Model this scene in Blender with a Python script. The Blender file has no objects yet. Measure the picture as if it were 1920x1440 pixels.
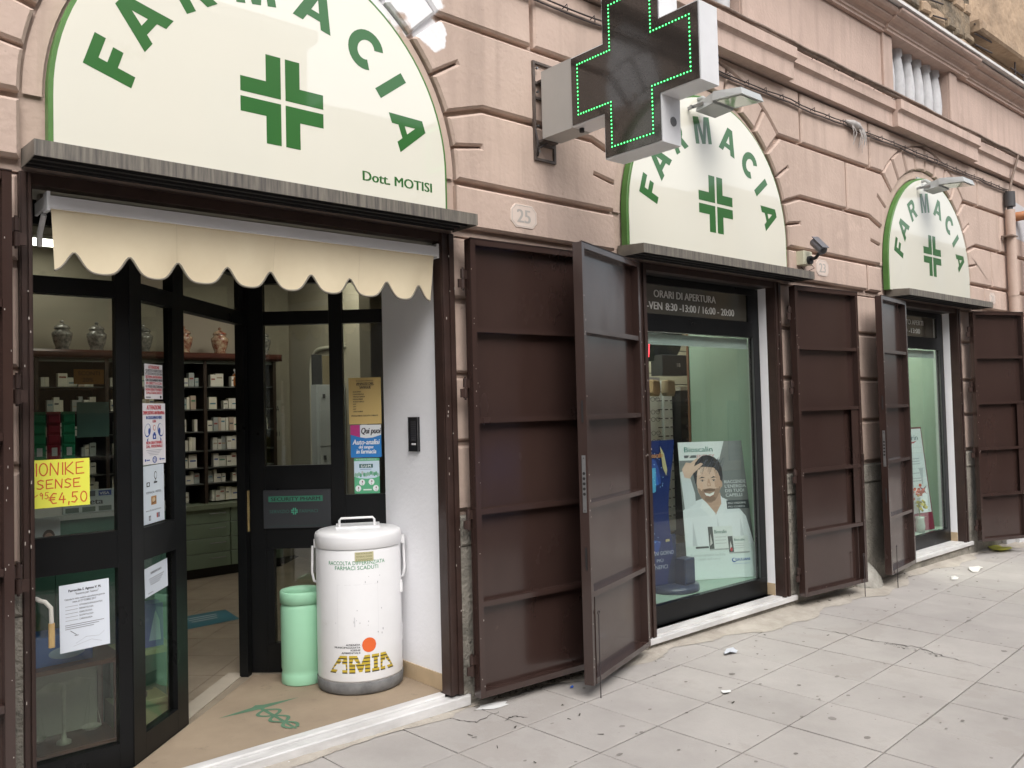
import bpy, math, random
from mathutils import Matrix, Vector
from mathutils.geometry import tessellate_polygon
random.seed(7)
S = bpy.context.scene
COL = S.collection
PI = math.pi
# ------------------------------------------------------------------ camera
cam = bpy.data.cameras.new('camera'); camo = bpy.data.objects.new('camera', cam); COL.objects.link(camo)
YAW, PIT, ROL = 0.71868, 0.03112, -0.02543
Fv = Vector((math.sin(YAW)*math.cos(PIT), math.cos(YAW)*math.cos(PIT), math.sin(PIT)))
R0 = Vector((math.cos(YAW), -math.sin(YAW), 0)); U0 = R0.cross(Fv)
Rv = R0*math.cos(ROL)+U0*math.sin(ROL); Uv = -R0*math.sin(ROL)+U0*math.cos(ROL)
M = Matrix((Rv, Uv, -Fv)).transposed().to_4x4(); M.translation = Vector((0, -3.6, 1.55))
camo.matrix_world = M
cam.sensor_width = 36; cam.lens = 36*1587.5/1920; cam.clip_start = 0.05; cam.clip_end = 400
S.camera = camo
# ------------------------------------------------------------------ sky, sun, exposure
SUN_EL, SUN_AZ = math.radians(48), math.radians(200)      # azimuth clockwise from +Y
w = bpy.data.worlds.new('World'); S.world = w; w.use_nodes = True
nt = w.node_tree; bg = nt.nodes['Background']
sky = nt.nodes.new('ShaderNodeTexSky'); sky.sky_type = 'NISHITA'; sky.sun_disc = False
sky.sun_elevation = SUN_EL; sky.sun_rotation = SUN_AZ; sky.air_density = 1.0; sky.dust_density = 4.0; sky.ozone_density = 1.0
hs = nt.nodes.new('ShaderNodeHueSaturation'); hs.inputs['Saturation'].default_value = 0.34
nt.links.new(sky.outputs[0], hs.inputs['Color']); nt.links.new(hs.outputs[0], bg.inputs[0])
bg.inputs[1].default_value = 0.15
sl = bpy.data.lights.new('sun', 'SUN'); sl.energy = 1.5; sl.angle = math.radians(60); sl.color = (1, .975, .95)
so = bpy.data.objects.new('sun', sl); COL.objects.link(so); so.location = (0, -10, 20)
sd = Vector((math.sin(SUN_AZ)*math.cos(SUN_EL), math.cos(SUN_AZ)*math.cos(SUN_EL), math.sin(SUN_EL)))
so.rotation_euler = sd.to_track_quat('Z', 'Y').to_euler()
S.view_settings.view_transform = 'Standard'; S.view_settings.look = 'None'
S.view_settings.gamma = 1; S.view_settings.use_curve_mapping = False
S.view_settings.exposure = 0.62
S.cycles.max_bounces = 9; S.cycles.transparent_max_bounces = 14; S.cycles.sample_clamp_indirect = 6
# ------------------------------------------------------------------ materials
def mat(name, c, rough=.6, var=0, specks=None, scale=4, c2=None, bump=0, bscale=60, metal=0, spec=.5, coat=0, emit=None, es=1, objrand=0, detail=6, stretch=None, rvar=0):
    m = bpy.data.materials.new(name); m.use_nodes = True; t = m.node_tree; N = t.nodes; Lk = t.links.new
    b = N['Principled BSDF']; b.inputs['Base Color'].default_value = (*c, 1); b.inputs['Roughness'].default_value = rough
    b.inputs['Metallic'].default_value = metal; b.inputs['Specular IOR Level'].default_value = spec
    if coat: b.inputs['Coat Weight'].default_value = coat; b.inputs['Coat Roughness'].default_value = .05
    if emit: b.inputs['Emission Color'].default_value = (*emit, 1); b.inputs['Emission Strength'].default_value = es
    src = None
    if var or c2 or bump or rvar:
        g = N.new('ShaderNodeNewGeometry'); src = g.outputs['Position']
        if stretch:
            mp = N.new('ShaderNodeMapping'); mp.inputs['Scale'].default_value = stretch; Lk(src, mp.inputs[0]); src = mp.outputs[0]
    if var or c2:
        n = N.new('ShaderNodeTexNoise'); n.inputs['Scale'].default_value = scale; n.inputs['Detail'].default_value = detail; n.inputs['Roughness'].default_value = .62; Lk(src, n.inputs['Vector'])
        r = N.new('ShaderNodeValToRGB'); r.color_ramp.elements[0].position = .34; r.color_ramp.elements[1].position = .68
        k = 1-var; cc = c2 or tuple(x*k for x in c)
        r.color_ramp.elements[0].color = (*cc, 1); r.color_ramp.elements[1].color = (*c, 1)
        Lk(n.outputs['Fac'], r.inputs[0]); out = r.outputs[0]
        Lk(out, b.inputs['Base Color'])
    if specks:          # dirt, chips or stains: (noise scale, threshold, colour, strength)
        g_ = N.new('ShaderNodeNewGeometry').outputs['Position']
        for sc_, th, col_, am_ in specks:
            n5 = N.new('ShaderNodeTexNoise'); n5.inputs['Scale'].default_value = sc_; n5.inputs['Detail'].default_value = 9; n5.inputs['Roughness'].default_value = .7; Lk(g_, n5.inputs['Vector'])
            q = N.new('ShaderNodeMapRange'); q.inputs[1].default_value = th; q.inputs[2].default_value = th+.06; q.inputs[4].default_value = am_; Lk(n5.outputs[0], q.inputs[0])
            x5 = N.new('ShaderNodeMix'); x5.data_type = 'RGBA'; Lk(q.outputs[0], x5.inputs[0])
            if var or c2: Lk(out, x5.inputs[6])
            else: x5.inputs[6].default_value = (*c, 1)
            x5.inputs[7].default_value = (*col_, 1); out = x5.outputs[2]; c2 = c2 or c; Lk(out, b.inputs['Base Color'])
    if objrand:
        oi = N.new('ShaderNodeObjectInfo'); mr = N.new('ShaderNodeMapRange'); mr.inputs[3].default_value = 1-objrand; mr.inputs[4].default_value = 1+objrand*.5
        Lk(oi.outputs['Random'], mr.inputs[0]); mx = N.new('ShaderNodeMix'); mx.data_type = 'RGBA'; mx.blend_type = 'MULTIPLY'; mx.inputs[0].default_value = 1
        if var or c2: Lk(out, mx.inputs[6])
        else: mx.inputs[6].default_value = (*c, 1)
        Lk(mr.outputs[0], mx.inputs[7]); Lk(mx.outputs[2], b.inputs['Base Color'])
    if rvar:
        n3 = N.new('ShaderNodeTexNoise'); n3.inputs['Scale'].default_value = 5; n3.inputs['Detail'].default_value = 5; Lk(src, n3.inputs['Vector'])
        mr = N.new('ShaderNodeMapRange'); mr.inputs[1].default_value = .3; mr.inputs[2].default_value = .7; mr.inputs[3].default_value = max(.02, rough-rvar); mr.inputs[4].default_value = rough+rvar
        Lk(n3.outputs[0], mr.inputs[0]); Lk(mr.outputs[0], b.inputs['Roughness'])
    if bump:
        n2 = N.new('ShaderNodeTexNoise'); n2.inputs['Scale'].default_value = bscale; n2.inputs['Detail'].default_value = 5; Lk(src, n2.inputs['Vector'])
        bp = N.new('ShaderNodeBump'); bp.inputs['Strength'].default_value = 1; bp.inputs['Distance'].default_value = bump; Lk(n2.outputs[0], bp.inputs['Height']); Lk(bp.outputs[0], b.inputs['Normal'])
    return m
_f = {}
def fm(c, rough=.55, **k):
    key = (tuple(round(x, 3) for x in c), rough, tuple(k))
    if key not in _f: _f[key] = mat('print_%d' % len(_f), c, rough, **k)
    return _f[key]
def srgb(r, g, b):
    f = lambda v: (v/255/12.92) if v/255 <= .04045 else ((v/255+.055)/1.055)**2.4
    return (f(r), f(g), f(b))
def glassmat(name, tint, ior=1.5):
    m = bpy.data.materials.new(name); m.use_nodes = True; N = m.node_tree.nodes; L = m.node_tree.links.new
    N.remove(N['Principled BSDF']); o = N['Material Output']
    a = N.new('ShaderNodeBsdfTransparent'); a.inputs[0].default_value = (*tint, 1)
    g = N.new('ShaderNodeBsdfGlossy'); g.inputs['Roughness'].default_value = .0; g.inputs[0].default_value = (1, 1, 1, 1)
    f = N.new('ShaderNodeLayerWeight'); f.inputs[0].default_value = .5      # Schlick, the same from both sides
    pw = N.new('ShaderNodeMath'); pw.operation = 'POWER'; pw.inputs[1].default_value = 5; L(f.outputs['Facing'], pw.inputs[0])
    ma = N.new('ShaderNodeMath'); ma.operation = 'MULTIPLY_ADD'; ma.inputs[1].default_value = .955; ma.inputs[2].default_value = .045; L(pw.outputs[0], ma.inputs[0])
    x = N.new('ShaderNodeMixShader'); L(ma.outputs[0], x.inputs[0]); L(a.outputs[0], x.inputs[1]); L(g.outputs[0], x.inputs[2]); L(x.outputs[0], o.inputs[0])
    return m
def wallmat(name, c, c2, patches=()):
    """painted plaster: blotches, streaks, fine grain; patches = (centre, radius, colour) of repainted spots with ragged edges"""
    m = mat(name, c, .85, c2=c2, scale=1.7, bump=.0035, bscale=38, objrand=.05)
    N = m.node_tree.nodes; L = m.node_tree.links.new; b = N['Principled BSDF']
    cur = b.inputs['Base Color'].links[0].from_socket
    g = N.new('ShaderNodeNewGeometry')
    def mixin(fac, col, blend='MIX'):
        nonlocal cur
        x = N.new('ShaderNodeMix'); x.data_type = 'RGBA'; x.blend_type = blend
        L(fac, x.inputs[0]); L(cur, x.inputs[6]); x.inputs[7].default_value = (*col, 1); cur = x.outputs[2]
    mp = N.new('ShaderNodeMapping'); mp.inputs['Scale'].default_value = (9, 9, .8); L(g.outputs['Position'], mp.inputs[0])
    n = N.new('ShaderNodeTexNoise'); n.inputs['Scale'].default_value = 1; n.inputs['Detail'].default_value = 8; L(mp.outputs[0], n.inputs[0])
    r = N.new('ShaderNodeMapRange'); r.inputs[1].default_value = .50; r.inputs[2].default_value = .78; r.inputs[4].default_value = .75; L(n.outputs[0], r.inputs[0])
    mixin(r.outputs[0], tuple(x*.78 for x in c2))
    n = N.new('ShaderNodeTexNoise'); n.inputs['Scale'].default_value = 6; n.inputs['Detail'].default_value = 10; n.inputs['Roughness'].default_value = .75; L(g.outputs['Position'], n.inputs[0])
    r = N.new('ShaderNodeMapRange'); r.inputs[1].default_value = .58; r.inputs[2].default_value = .72; r.inputs[4].default_value = .35; L(n.outputs[0], r.inputs[0])
    mixin(r.outputs[0], tuple(min(.8, x*1.25) for x in c))
    for sc_, lo, hi, am_, cl in ((.55, .50, .70, .5, tuple(x*.88 for x in c2)), (3.1, .60, .66, .30, tuple(min(.8, x*1.12) for x in c)), (22, .66, .72, .5, tuple(x*.62 for x in c2))):
        n = N.new('ShaderNodeTexNoise'); n.inputs['Scale'].default_value = sc_; n.inputs['Detail'].default_value = 10; n.inputs['Roughness'].default_value = .65; L(g.outputs['Position'], n.inputs[0])
        r = N.new('ShaderNodeMapRange'); r.inputs[1].default_value = lo; r.inputs[2].default_value = hi; r.inputs[4].default_value = am_; L(n.outputs[0], r.inputs[0]); mixin(r.outputs[0], cl)
    n2 = N.new('ShaderNodeTexNoise'); n2.inputs['Scale'].default_value = 9; n2.inputs['Detail'].default_value = 6; L(g.outputs['Position'], n2.inputs[0])
    for p, rad, pc in patches:
        v = N.new('ShaderNodeVectorMath'); v.operation = 'DISTANCE'; v.inputs[1].default_value = p; L(g.outputs['Position'], v.inputs[0])
        a = N.new('ShaderNodeMath'); a.operation = 'MULTIPLY_ADD'; a.inputs[1].default_value = rad*.9; L(n2.outputs[0], a.inputs[0]); L(v.outputs['Value'], a.inputs[2])
        q = N.new('ShaderNodeMapRange'); q.inputs[1].default_value = rad*1.42; q.inputs[2].default_value = rad*1.5; q.inputs[3].default_value = 1; q.inputs[4].default_value = 0; L(a.outputs[0], q.inputs[0])
        mixin(q.outputs[0], pc)
    L(cur, b.inputs['Base Color'])
    return m
PINK = (.55, .422, .352); PINK2 = (.462, .35, .29)
PATCH = (((2.43, 0, 3.80), .26, (.82, .81, .82)), ((2.62, 0, 3.56), .10, (.80, .79, .80)), ((.50, 0, 3.22), .09, (.74, .72, .70)))
M_wall = wallmat('pink_plaster', PINK, PINK2, PATCH)
M_cornice = wallmat('pink_cornice_paint', (.55, .415, .35), (.46, .345, .29))
M_stucco = mat('rough_grey_stucco', (.36, .33, .28), .95, c2=(.17, .16, .135), scale=3.5, bump=.02, bscale=55)
M_brown = mat('brown_gloss_paint', (.045, .0258, .0215), .22, c2=(.038, .0215, .018), scale=3, bump=.00012, bscale=4, stretch=(1, 1, .5), rvar=.06, spec=.55, coat=.3, specks=((9, .68, (.085, .055, .046), .45), (70, .74, (.20, .16, .14), .5)))
M_brown.node_tree.nodes['Principled BSDF'].inputs['Coat IOR'].default_value = 1.7; M_brown.node_tree.nodes['Principled BSDF'].inputs['Coat Roughness'].default_value = .09
M_brownd = mat('brown_old_paint', (.046, .026, .021), .42, c2=(.032, .018, .0145), scale=9, bump=.001, bscale=30, rvar=.1)
M_chip = mat('chipped_paint_spot', (.42, .38, .34), .7)
M_black = mat('black_aluminium', (.0075, .008, .0085), .33, spec=.22, var=.2, scale=3, rvar=.06)
M_glass = glassmat('shop_glass', (.86, .89, .86))
M_glass2 = glassmat('window_glass', (.90, .94, .92))
M_canopy = mat('weathered_grey_metal', (.070, .062, .058), .5, c2=(.21, .19, .155), scale=3, stretch=(26, 1, 1.2), bump=.001, bscale=50, detail=8)
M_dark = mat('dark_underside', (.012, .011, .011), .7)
M_cream = mat('cream_sign_acrylic', (.80, .78, .675), .22, var=.02, scale=1.5, coat=1, specks=((2.2, .62, (.72, .69, .57), .35), (55, .76, (.45, .40, .30), .35)))
M_cream.node_tree.nodes['Principled BSDF'].inputs['Coat IOR'].default_value = 1.9; M_cream.node_tree.nodes['Principled BSDF'].inputs['Coat Roughness'].default_value = .015
M_green = mat('green_vinyl', (.030, .145, .028), .3, var=.08, scale=3, coat=1)
M_greenr = mat('green_rim', (.09, .22, .05), .45, var=.25, scale=8)
M_white = mat('white_paint', (.80, .80, .81), .5, var=.05, scale=5)
M_plaster = mat('white_plaster', (.87, .87, .89), .8, var=.05, scale=2, bump=.0015, bscale=40)
M_steel = mat('galvanised_steel', (.34, .34, .34), .42, var=.3, scale=12, metal=.8)
M_cable = mat('cable_sheath', (.27, .20, .16), .7, var=.35, scale=15)
M_cabled = mat('dark_cable', (.045, .035, .035), .7)
M_marble = mat('white_marble', (.70, .69, .68), .38, c2=(.50, .49, .48), scale=3.5, stretch=(1, 3, 3), bump=.001, bscale=30)
M_mat = mat('brown_doormat', (.34, .265, .185), .9, c2=(.26, .20, .14), scale=2.2, bump=.002, bscale=300, specks=((7, .60, (.20, .155, .11), .5), (60, .70, (.12, .10, .08), .5)))
M_caduc = mat('green_mat_print', (.10, .205, .125), .9, var=.25, scale=9)
M_tilei = mat('interior_tile', (.30, .25, .19), .38, c2=(.22, .18, .135), scale=5, objrand=.08)
M_wood = mat('dark_wood', (.045, .030, .022), .4, c2=(.03, .021, .016), scale=6, stretch=(1, 1, 6))
M_roomw = mat('cream_room_wall', (.38, .34, .265), .85, var=.06, scale=1.5)
M_ceil = mat('room_ceiling', (.42, .40, .34), .9)
M_mint = mat('mint_panel', (.30, .42, .35), .5, var=.06, scale=1)
M_mintd = mat('dark_mint_drawer', (.15, .20, .14), .5, var=.08, scale=3)
M_bluegreen = mat('teal_cupboard', (.07, .17, .13), .45, var=.1, scale=2)
M_binw = mat('white_enamel', (.80, .80, .81), .33, var=.05, scale=4, bump=.0006, bscale=20, specks=((5, .64, (.62, .61, .58), .45), (38, .73, (.40, .37, .33), .6)))
M_bing = mat('mint_plastic', (.35, .66, .45), .42, var=.05, scale=3, specks=((14, .68, (.26, .50, .34), .5),))
M_rubber = mat('grey_rubber_base', (.115, .115, .115), .8, c2=(.20, .20, .20), scale=14)
M_pave = mat('grey_paving', (.425, .398, .372), .82, c2=(.355, .33, .308), scale=2.2, specks=((1.1, .55, (.33, .30, .275), .55), (16, .66, (.24, .22, .20), .55), (48, .69, (.17, .155, .14), .7), (26, .70, (.58, .56, .53), .5)), bump=.0022, bscale=85, objrand=.075)
M_joint = mat('paving_joint', (.075, .068, .06), .95, var=.3, scale=20)
M_cement = mat('sandy_cement', (.45, .41, .355), .9, c2=(.33, .295, .25), scale=6, bump=.006, bscale=45)
M_crack = mat('crack_dirt', (.09, .082, .075), .95, var=.3, scale=30)
M_gum = mat('old_gum', (.17, .155, .14), .85, c2=(.27, .25, .23), scale=2.5)
M_road = mat('asphalt', (.055, .055, .055), .9, var=.3, scale=8, bump=.004, bscale=120)
M_ochre = mat('ochre_render', (.36, .27, .165), .9, c2=(.27, .20, .125), scale=1.2, bump=.004, bscale=20, objrand=.1)
M_grey = mat('grey_render', (.33, .31, .28), .9, c2=(.25, .23, .21), scale=1.2, bump=.004, bscale=20)
M_stone = mat('crumbling_stone', (.27, .20, .13), .95, c2=(.11, .09, .065), scale=3.4, bump=.06, bscale=9, detail=9)
M_stone2 = mat('peeling_plaster', (.46, .33, .22), .95, c2=(.25, .18, .12), scale=1.3, bump=.04, bscale=7, detail=9)
M_fill = mat('room_lamp', (.9, .9, .85), .5, emit=(1, .95, .84), es=20)
M_awn = mat('cream_canvas', (.80, .70, .50), .85, c2=(.74, .63, .44), scale=3, bump=.0008, bscale=9)
M_awn.node_tree.nodes['Principled BSDF'].inputs['Subsurface Weight'].default_value = 0
M_pipe = mat('piping_trim', (.22, .20, .16), .7)
M_paper = mat('white_paper', (.74, .79, .84), .6, var=.03, scale=6)
M_led = mat('green_led', (.1, .8, .2), .4, emit=(.08, 1, .22), es=3.2)
M_ledred = mat('red_led', (.8, .05, .05), .4, emit=(1, .05, .07), es=3)
# ------------------------------------------------------------------ mesh builder
class MB:
    def __init__(s): s.v = []; s.f = []; s.m = []; s.mats = []; s.cur = 0; s.sm = []
    def use(s, m):
        if m not in s.mats: s.mats.append(m)
        s.cur = s.mats.index(m); return s
    def add(s, vs, fs, smooth=False):
        o = len(s.v); s.v += [Vector(p) for p in vs]
        for f in fs: s.f.append([i+o for i in f]); s.m.append(s.cur); s.sm.append(smooth)
        return s
    def box(s, x0, x1, y0, y1, z0, z1):
        return s.add([(x, y, z) for x in (x0, x1) for y in (y0, y1) for z in (z0, z1)], [(0, 1, 3, 2), (4, 6, 7, 5), (0, 4, 5, 1), (2, 3, 7, 6), (0, 2, 6, 4), (1, 5, 7, 3)])
    def obox(s, o, ax, ay, az, x0, x1, y0, y1, z0, z1):
        o, ax, ay, az = map(Vector, (o, ax, ay, az))
        return s.add([o+ax*x+ay*y+az*z for x in (x0, x1) for y in (y0, y1) for z in (z0, z1)], [(0, 1, 3, 2), (4, 6, 7, 5), (0, 4, 5, 1), (2, 3, 7, 6), (0, 2, 6, 4), (1, 5, 7, 3)])
    def bbox(s, x0, x1, y0, y1, z0, z1, b):
        """box with its front (-y) edges chamfered"""
        pts = [(x0, z0), (x1, z0), (x1, z1), (x0, z1)]
        return s.prism(pts, y1, y0, b)
    def prism(s, pts, yb, yf, bev=0, fr=None):
        """polygon in (x,z) from back yb to front yf, front edge chamfered"""
        n = len(pts); fr = fr or (lambda x, y, z: (x, y, z))
        A = sum(pts[i][0]*pts[(i+1) % n][1]-pts[(i+1) % n][0]*pts[i][1] for i in range(n))
        if A < 0: pts = pts[::-1]
        vs = [fr(x, yb, z) for x, z in pts]; d = -1 if yf < yb else 1
        if bev:
            vs += [fr(x, yf-d*bev, z) for x, z in pts]
            ins = []
            for i in range(n):
                p, c, q = Vector(pts[i-1]), Vector(pts[i]), Vector(pts[(i+1) % n])
                e1 = (c-p).normalized(); e2 = (q-c).normalized(); n1 = Vector((-e1.y, e1.x)); n2 = Vector((-e2.y, e2.x))
                bis = n1+n2; bis = bis/max(.3, bis.dot(n1)) if bis.length > 1e-6 else n1
                ins.append(c+bis*bev)
            vs += [fr(p.x, yf, p.y) for p in ins]; rings = 3
        else: vs += [fr(x, yf, z) for x, z in pts]; rings = 2
        fs = []
        for r in range(rings-1):
            for i in range(n):
                j = (i+1) % n; fs.append((r*n+i, r*n+j, (r+1)*n+j, (r+1)*n+i))
        top = (rings-1)*n
        tri = tessellate_polygon([[Vector((p[0], p[1], 0)) for p in pts]]) if n > 4 else [tuple(range(n))]
        for t in tri: fs.append(tuple(top+i for i in t)); fs.append(tuple(reversed(t)))
        return s.add(vs, fs)
    def tube(s, pts, r, n=8, cap=True):
        pts = [Vector(p) for p in pts]; rr = r if isinstance(r, (list, tuple)) else [r]*len(pts); vs = []; fs = []
        up = None
        for i, p in enumerate(pts):
            d = (pts[min(i+1, len(pts)-1)]-pts[max(i-1, 0)]).normalized()
            a = Vector((0, 0, 1)) if abs(d.z) < .9 else Vector((1, 0, 0))
            u = (a-d*a.dot(d)).normalized() if up is None else (up-d*up.dot(d)).normalized(); up = u; v = d.cross(u)
            for k in range(n): t = 2*PI*k/n; vs.append(p+(u*math.cos(t)+v*math.sin(t))*rr[i])
        for i in range(len(pts)-1):
            for k in range(n): q = (k+1) % n; fs.append((i*n+k, i*n+q, (i+1)*n+q, (i+1)*n+k))
        s.add(vs, fs, True)
        if cap: s.add(vs[:n], [tuple(range(n))[::-1]]); s.add(vs[-n:], [tuple(range(n))])
        return s
    def lathe(s, prof, c, n=32, smooth=True, a0=0, a1=2*PI):
        vs = []; fs = []; full = abs(a1-a0-2*PI) < 1e-6; m = n if full else n+1
        for r, z in prof:
            for k in range(m): t = a0+(a1-a0)*k/n; vs.append((c[0]+r*math.cos(t), c[1]+r*math.sin(t), c[2]+z))
        for i in range(len(prof)-1):
            for k in range(n):
                q = (k+1) % m; fs.append((i*m+k, i*m+q, (i+1)*m+q, (i+1)*m+k))
        return s.add(vs, fs, smooth)
PM = {}
def apply_props(o, label, cat, group, kind):
    if label: o['label'] = label
    if cat: o['category'] = cat
    if group: o['group'] = group
    if kind: o['kind'] = kind
def thing(name, loc=(0, 0, 0), rz=0, label=None, cat=None, group=None):
    o = bpy.data.objects.new(name, None); o.empty_display_size = .05; COL.objects.link(o)
    o.location = loc; o.rotation_euler = (0, 0, rz); PM[o.name] = Matrix.Translation(Vector(loc)) @ Matrix.Rotation(rz, 4, 'Z')
    apply_props(o, label, cat, group, None); return o
def obj(name, mb, m=None, parent=None, label=None, cat=None, group=None, kind=None, local=False, auto=False):
    me = bpy.data.meshes.new(name)
    vs = mb.v; W = Matrix.Identity(4)
    if parent is not None:
        W = PM[parent.name]
        if not local: inv = W.inverted(); vs = [inv @ v for v in vs]
    loc = Vector((0, 0, 0))
    if parent is None and vs and not local:      # origin at the base of the thing
        xs = [v.x for v in vs]; ys = [v.y for v in vs]; zs = [v.z for v in vs]
        loc = Vector(((min(xs)+max(xs))/2, (min(ys)+max(ys))/2, min(zs))); vs = [v-loc for v in vs]
    me.from_pydata([tuple(v) for v in vs], [], mb.f)
    for mm in (mb.mats or [m]): me.materials.append(mm)
    me.polygons.foreach_set('material_index', mb.m if mb.mats else [0]*len(mb.f)); me.polygons.foreach_set('use_smooth', mb.sm)
    me.update()
    o = bpy.data.objects.new(name, me); COL.objects.link(o); o.location = loc
    if parent is not None:
        o.parent = parent; PM[o.name] = W
    else: PM[o.name] = Matrix.Translation(loc)
    apply_props(o, label, cat, group, kind); return o
def dup(o, loc, rz, label=None, parent=None):
    r = o.copy(); COL.objects.link(r)
    if parent is None:
        r.location = loc; r.rotation_euler = (0, 0, rz); PM[r.name] = Matrix.Translation(Vector(loc)) @ Matrix.Rotation(rz, 4, 'Z')
        if label: r['label'] = label
    else: r.parent = parent
    for c in list(o.children): dup(c, None, 0, None, r)
    return r
def bx(*a): return MB().box(*a)
# ------------------------------------------------------------------ text and flat print
_tc = {}
def textgeo(s, bold=0):
    k = (s, bold)
    if k not in _tc:
        c = bpy.data.curves.new('t', 'FONT'); c.body = s; c.size = 1; c.offset = bold; c.resolution_u = 3
        o = bpy.data.objects.new('t', c); COL.objects.link(o)
        me = bpy.data.meshes.new_from_object(o.evaluated_get(bpy.context.evaluated_depsgraph_get()))
        vs = [(v.co.x, v.co.y) for v in me.vertices]; fs = [tuple(p.vertices) for p in me.polygons]
        bpy.data.objects.remove(o); bpy.data.curves.remove(c); bpy.data.meshes.remove(me)
        _tc[k] = (vs, fs)
    return _tc[k]
class Canvas:
    """flat print on a plane: origin o, unit axes u (right) and v (up), normal n towards the reader"""
    def __init__(s, o, u, v, warp=None):
        s.o = Vector(o); s.u = Vector(u).normalized(); s.v = Vector(v).normalized(); s.n = s.u.cross(s.v); s.mb = MB(); s.warp = warp; s.k = 1
    def P(s, x, y, l): return s.warp(x, y, l*.0005) if s.warp else s.o+s.u*x+s.v*y+s.n*(l*.0005)
    def geo(s, vs, fs, c, l=1):
        s.mb.use(c if isinstance(c, bpy.types.Material) else fm(c)); s.mb.add([s.P(x, y, l) for x, y in vs], fs)
    def rect(s, x0, y0, x1, y1, c, l=1): s.geo([(x0, y0), (x1, y0), (x1, y1), (x0, y1)], [(0, 1, 2, 3)], c, l)
    def poly(s, pts, c, l=1, holes=()):
        loops = [[Vector((x, y, 0)) for x, y in pts]]+[[Vector((x, y, 0)) for x, y in h] for h in holes]
        flat = [p for lp in loops for p in lp]; t = tessellate_polygon(loops)
        s.geo([(p.x, p.y) for p in flat], [tuple(q) if (flat[q[1]]-flat[q[0]]).cross(flat[q[2]]-flat[q[0]]).z > 0 else tuple(q)[::-1] for q in t], c, l)
    def ell(s, x, y, rx, ry, c, l=1, n=20, rot=0):
        s.geo([(x+rx*math.cos(2*PI*k/n)*math.cos(rot)-ry*math.sin(2*PI*k/n)*math.sin(rot), y+rx*math.cos(2*PI*k/n)*math.sin(rot)+ry*math.sin(2*PI*k/n)*math.cos(rot)) for k in range(n)], [tuple(range(n))], c, l)
    def line(s, pts, w_, c, l=1):
        for (x0, y0), (x1, y1) in zip(pts, pts[1:]):
            d = Vector((x1-x0, y1-y0)); 
            if d.length < 1e-9: continue
            d.normalize(); q = Vector((-d.y, d.x))*w_/2; e = d*w_*.3
            s.geo([(x0-q.x-e.x, y0-q.y-e.y), (x1-q.x+e.x, y1-q.y+e.y), (x1+q.x+e.x, y1+q.y+e.y), (x0+q.x-e.x, y0+q.y-e.y)], [(0, 1, 2, 3)], c, l)
            l += .05
    def text(s, t, x0, y0, w_, h_, c, l=2, bold=0, shear=0, slope=0):
        if bold:      # heavier print: the same word laid three times a hair apart
            for q, dx in enumerate((-.045, .045)): s.text(t, x0+dx*h_, y0, w_, h_, c, l+.15*(q+1), 0, shear, slope)
        vs, fs = textgeo(t, 0); ax = min(v[0] for v in vs); bx_ = max(v[0] for v in vs)
        desc = min(v[1] for v in vs); ay = 0 if desc < -.05 else desc; by = max(v[1] for v in vs); kx = w_/(bx_-ax); ky = h_/(by-ay)
        s.geo([(x0+(x-ax)*kx+(y-ay)*ky*shear, y0+(y-ay)*ky+(x-ax)*kx*slope) for x, y in vs], fs, c, l)
    def out(s, name, parent=None, **k): return obj(name, s.mb, None, parent, **k)
X, Y, Z = Vector((1, 0, 0)), Vector((0, 1, 0)), Vector((0, 0, 1))
# ================================================================== GROUND
DL = .07779; P0 = Vector((2.75, 0, -.005)); SX, SY = -.0130, .0245
eu = Vector((math.cos(DL), math.sin(DL), 0)); ev = Vector((-math.sin(DL), math.cos(DL), 0))
def gz(x, y): return P0.z+SX*(x-2.75)+SY*y
def guv(u, v, h=0):
    p = P0+eu*u+ev*v; return Vector((p.x, p.y, gz(p.x, p.y)+h))
def gxy(x, y, h=0): return Vector((x, y, gz(x, y)+h))
mb = MB(); mb.add([gxy(-9, .02, -.012), gxy(-9, -5.2, -.012), gxy(40, -5.2, -.012), gxy(40, .02, -.012)], [(0, 1, 2, 3)])
pave = obj('pavement', mb, M_joint, kind='structure'); PM[pave.name] = Matrix.Translation(pave.location)
U0_, DU, V0_, DV = .042, .4567, -.42, -.4635
tile_mesh = []
for k in range(5):
    g = .0032; b = MB(); a, c = DU/2-g, abs(DV)/2-g; bv = .0045; h = [random.uniform(-.0012, .0012) for _ in range(4)]
    q = [(-a, -c), (a, -c), (a, c), (-a, c)]
    vs = [(x, y, -.02) for x, y in q]+[(x, y, h[i]-.002) for i, (x, y) in enumerate(q)]+[(x*(1-bv/a), y*(1-bv/c), h[i]) for i, (x, y) in enumerate(q)]
    b.add(vs, [(0, 1, 5, 4), (1, 2, 6, 5), (2, 3, 7, 6), (3, 0, 4, 7), (4, 5, 9, 8), (5, 6, 10, 9), (6, 7, 11, 10), (7, 4, 8, 11), (8, 9, 10, 11)])
    me = bpy.data.meshes.new('paving_tile'); me.from_pydata([tuple(v) for v in b.v], [], b.f); me.materials.append(M_pave); tile_mesh.append(me)
nrm = Vector((-SX, -SY, 1)).normalized()
rot = Matrix((eu-nrm*eu.dot(nrm), ev-nrm*ev.dot(nrm), nrm)).transposed().to_4x4()
rest = MB(); ninst = 0
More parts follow.
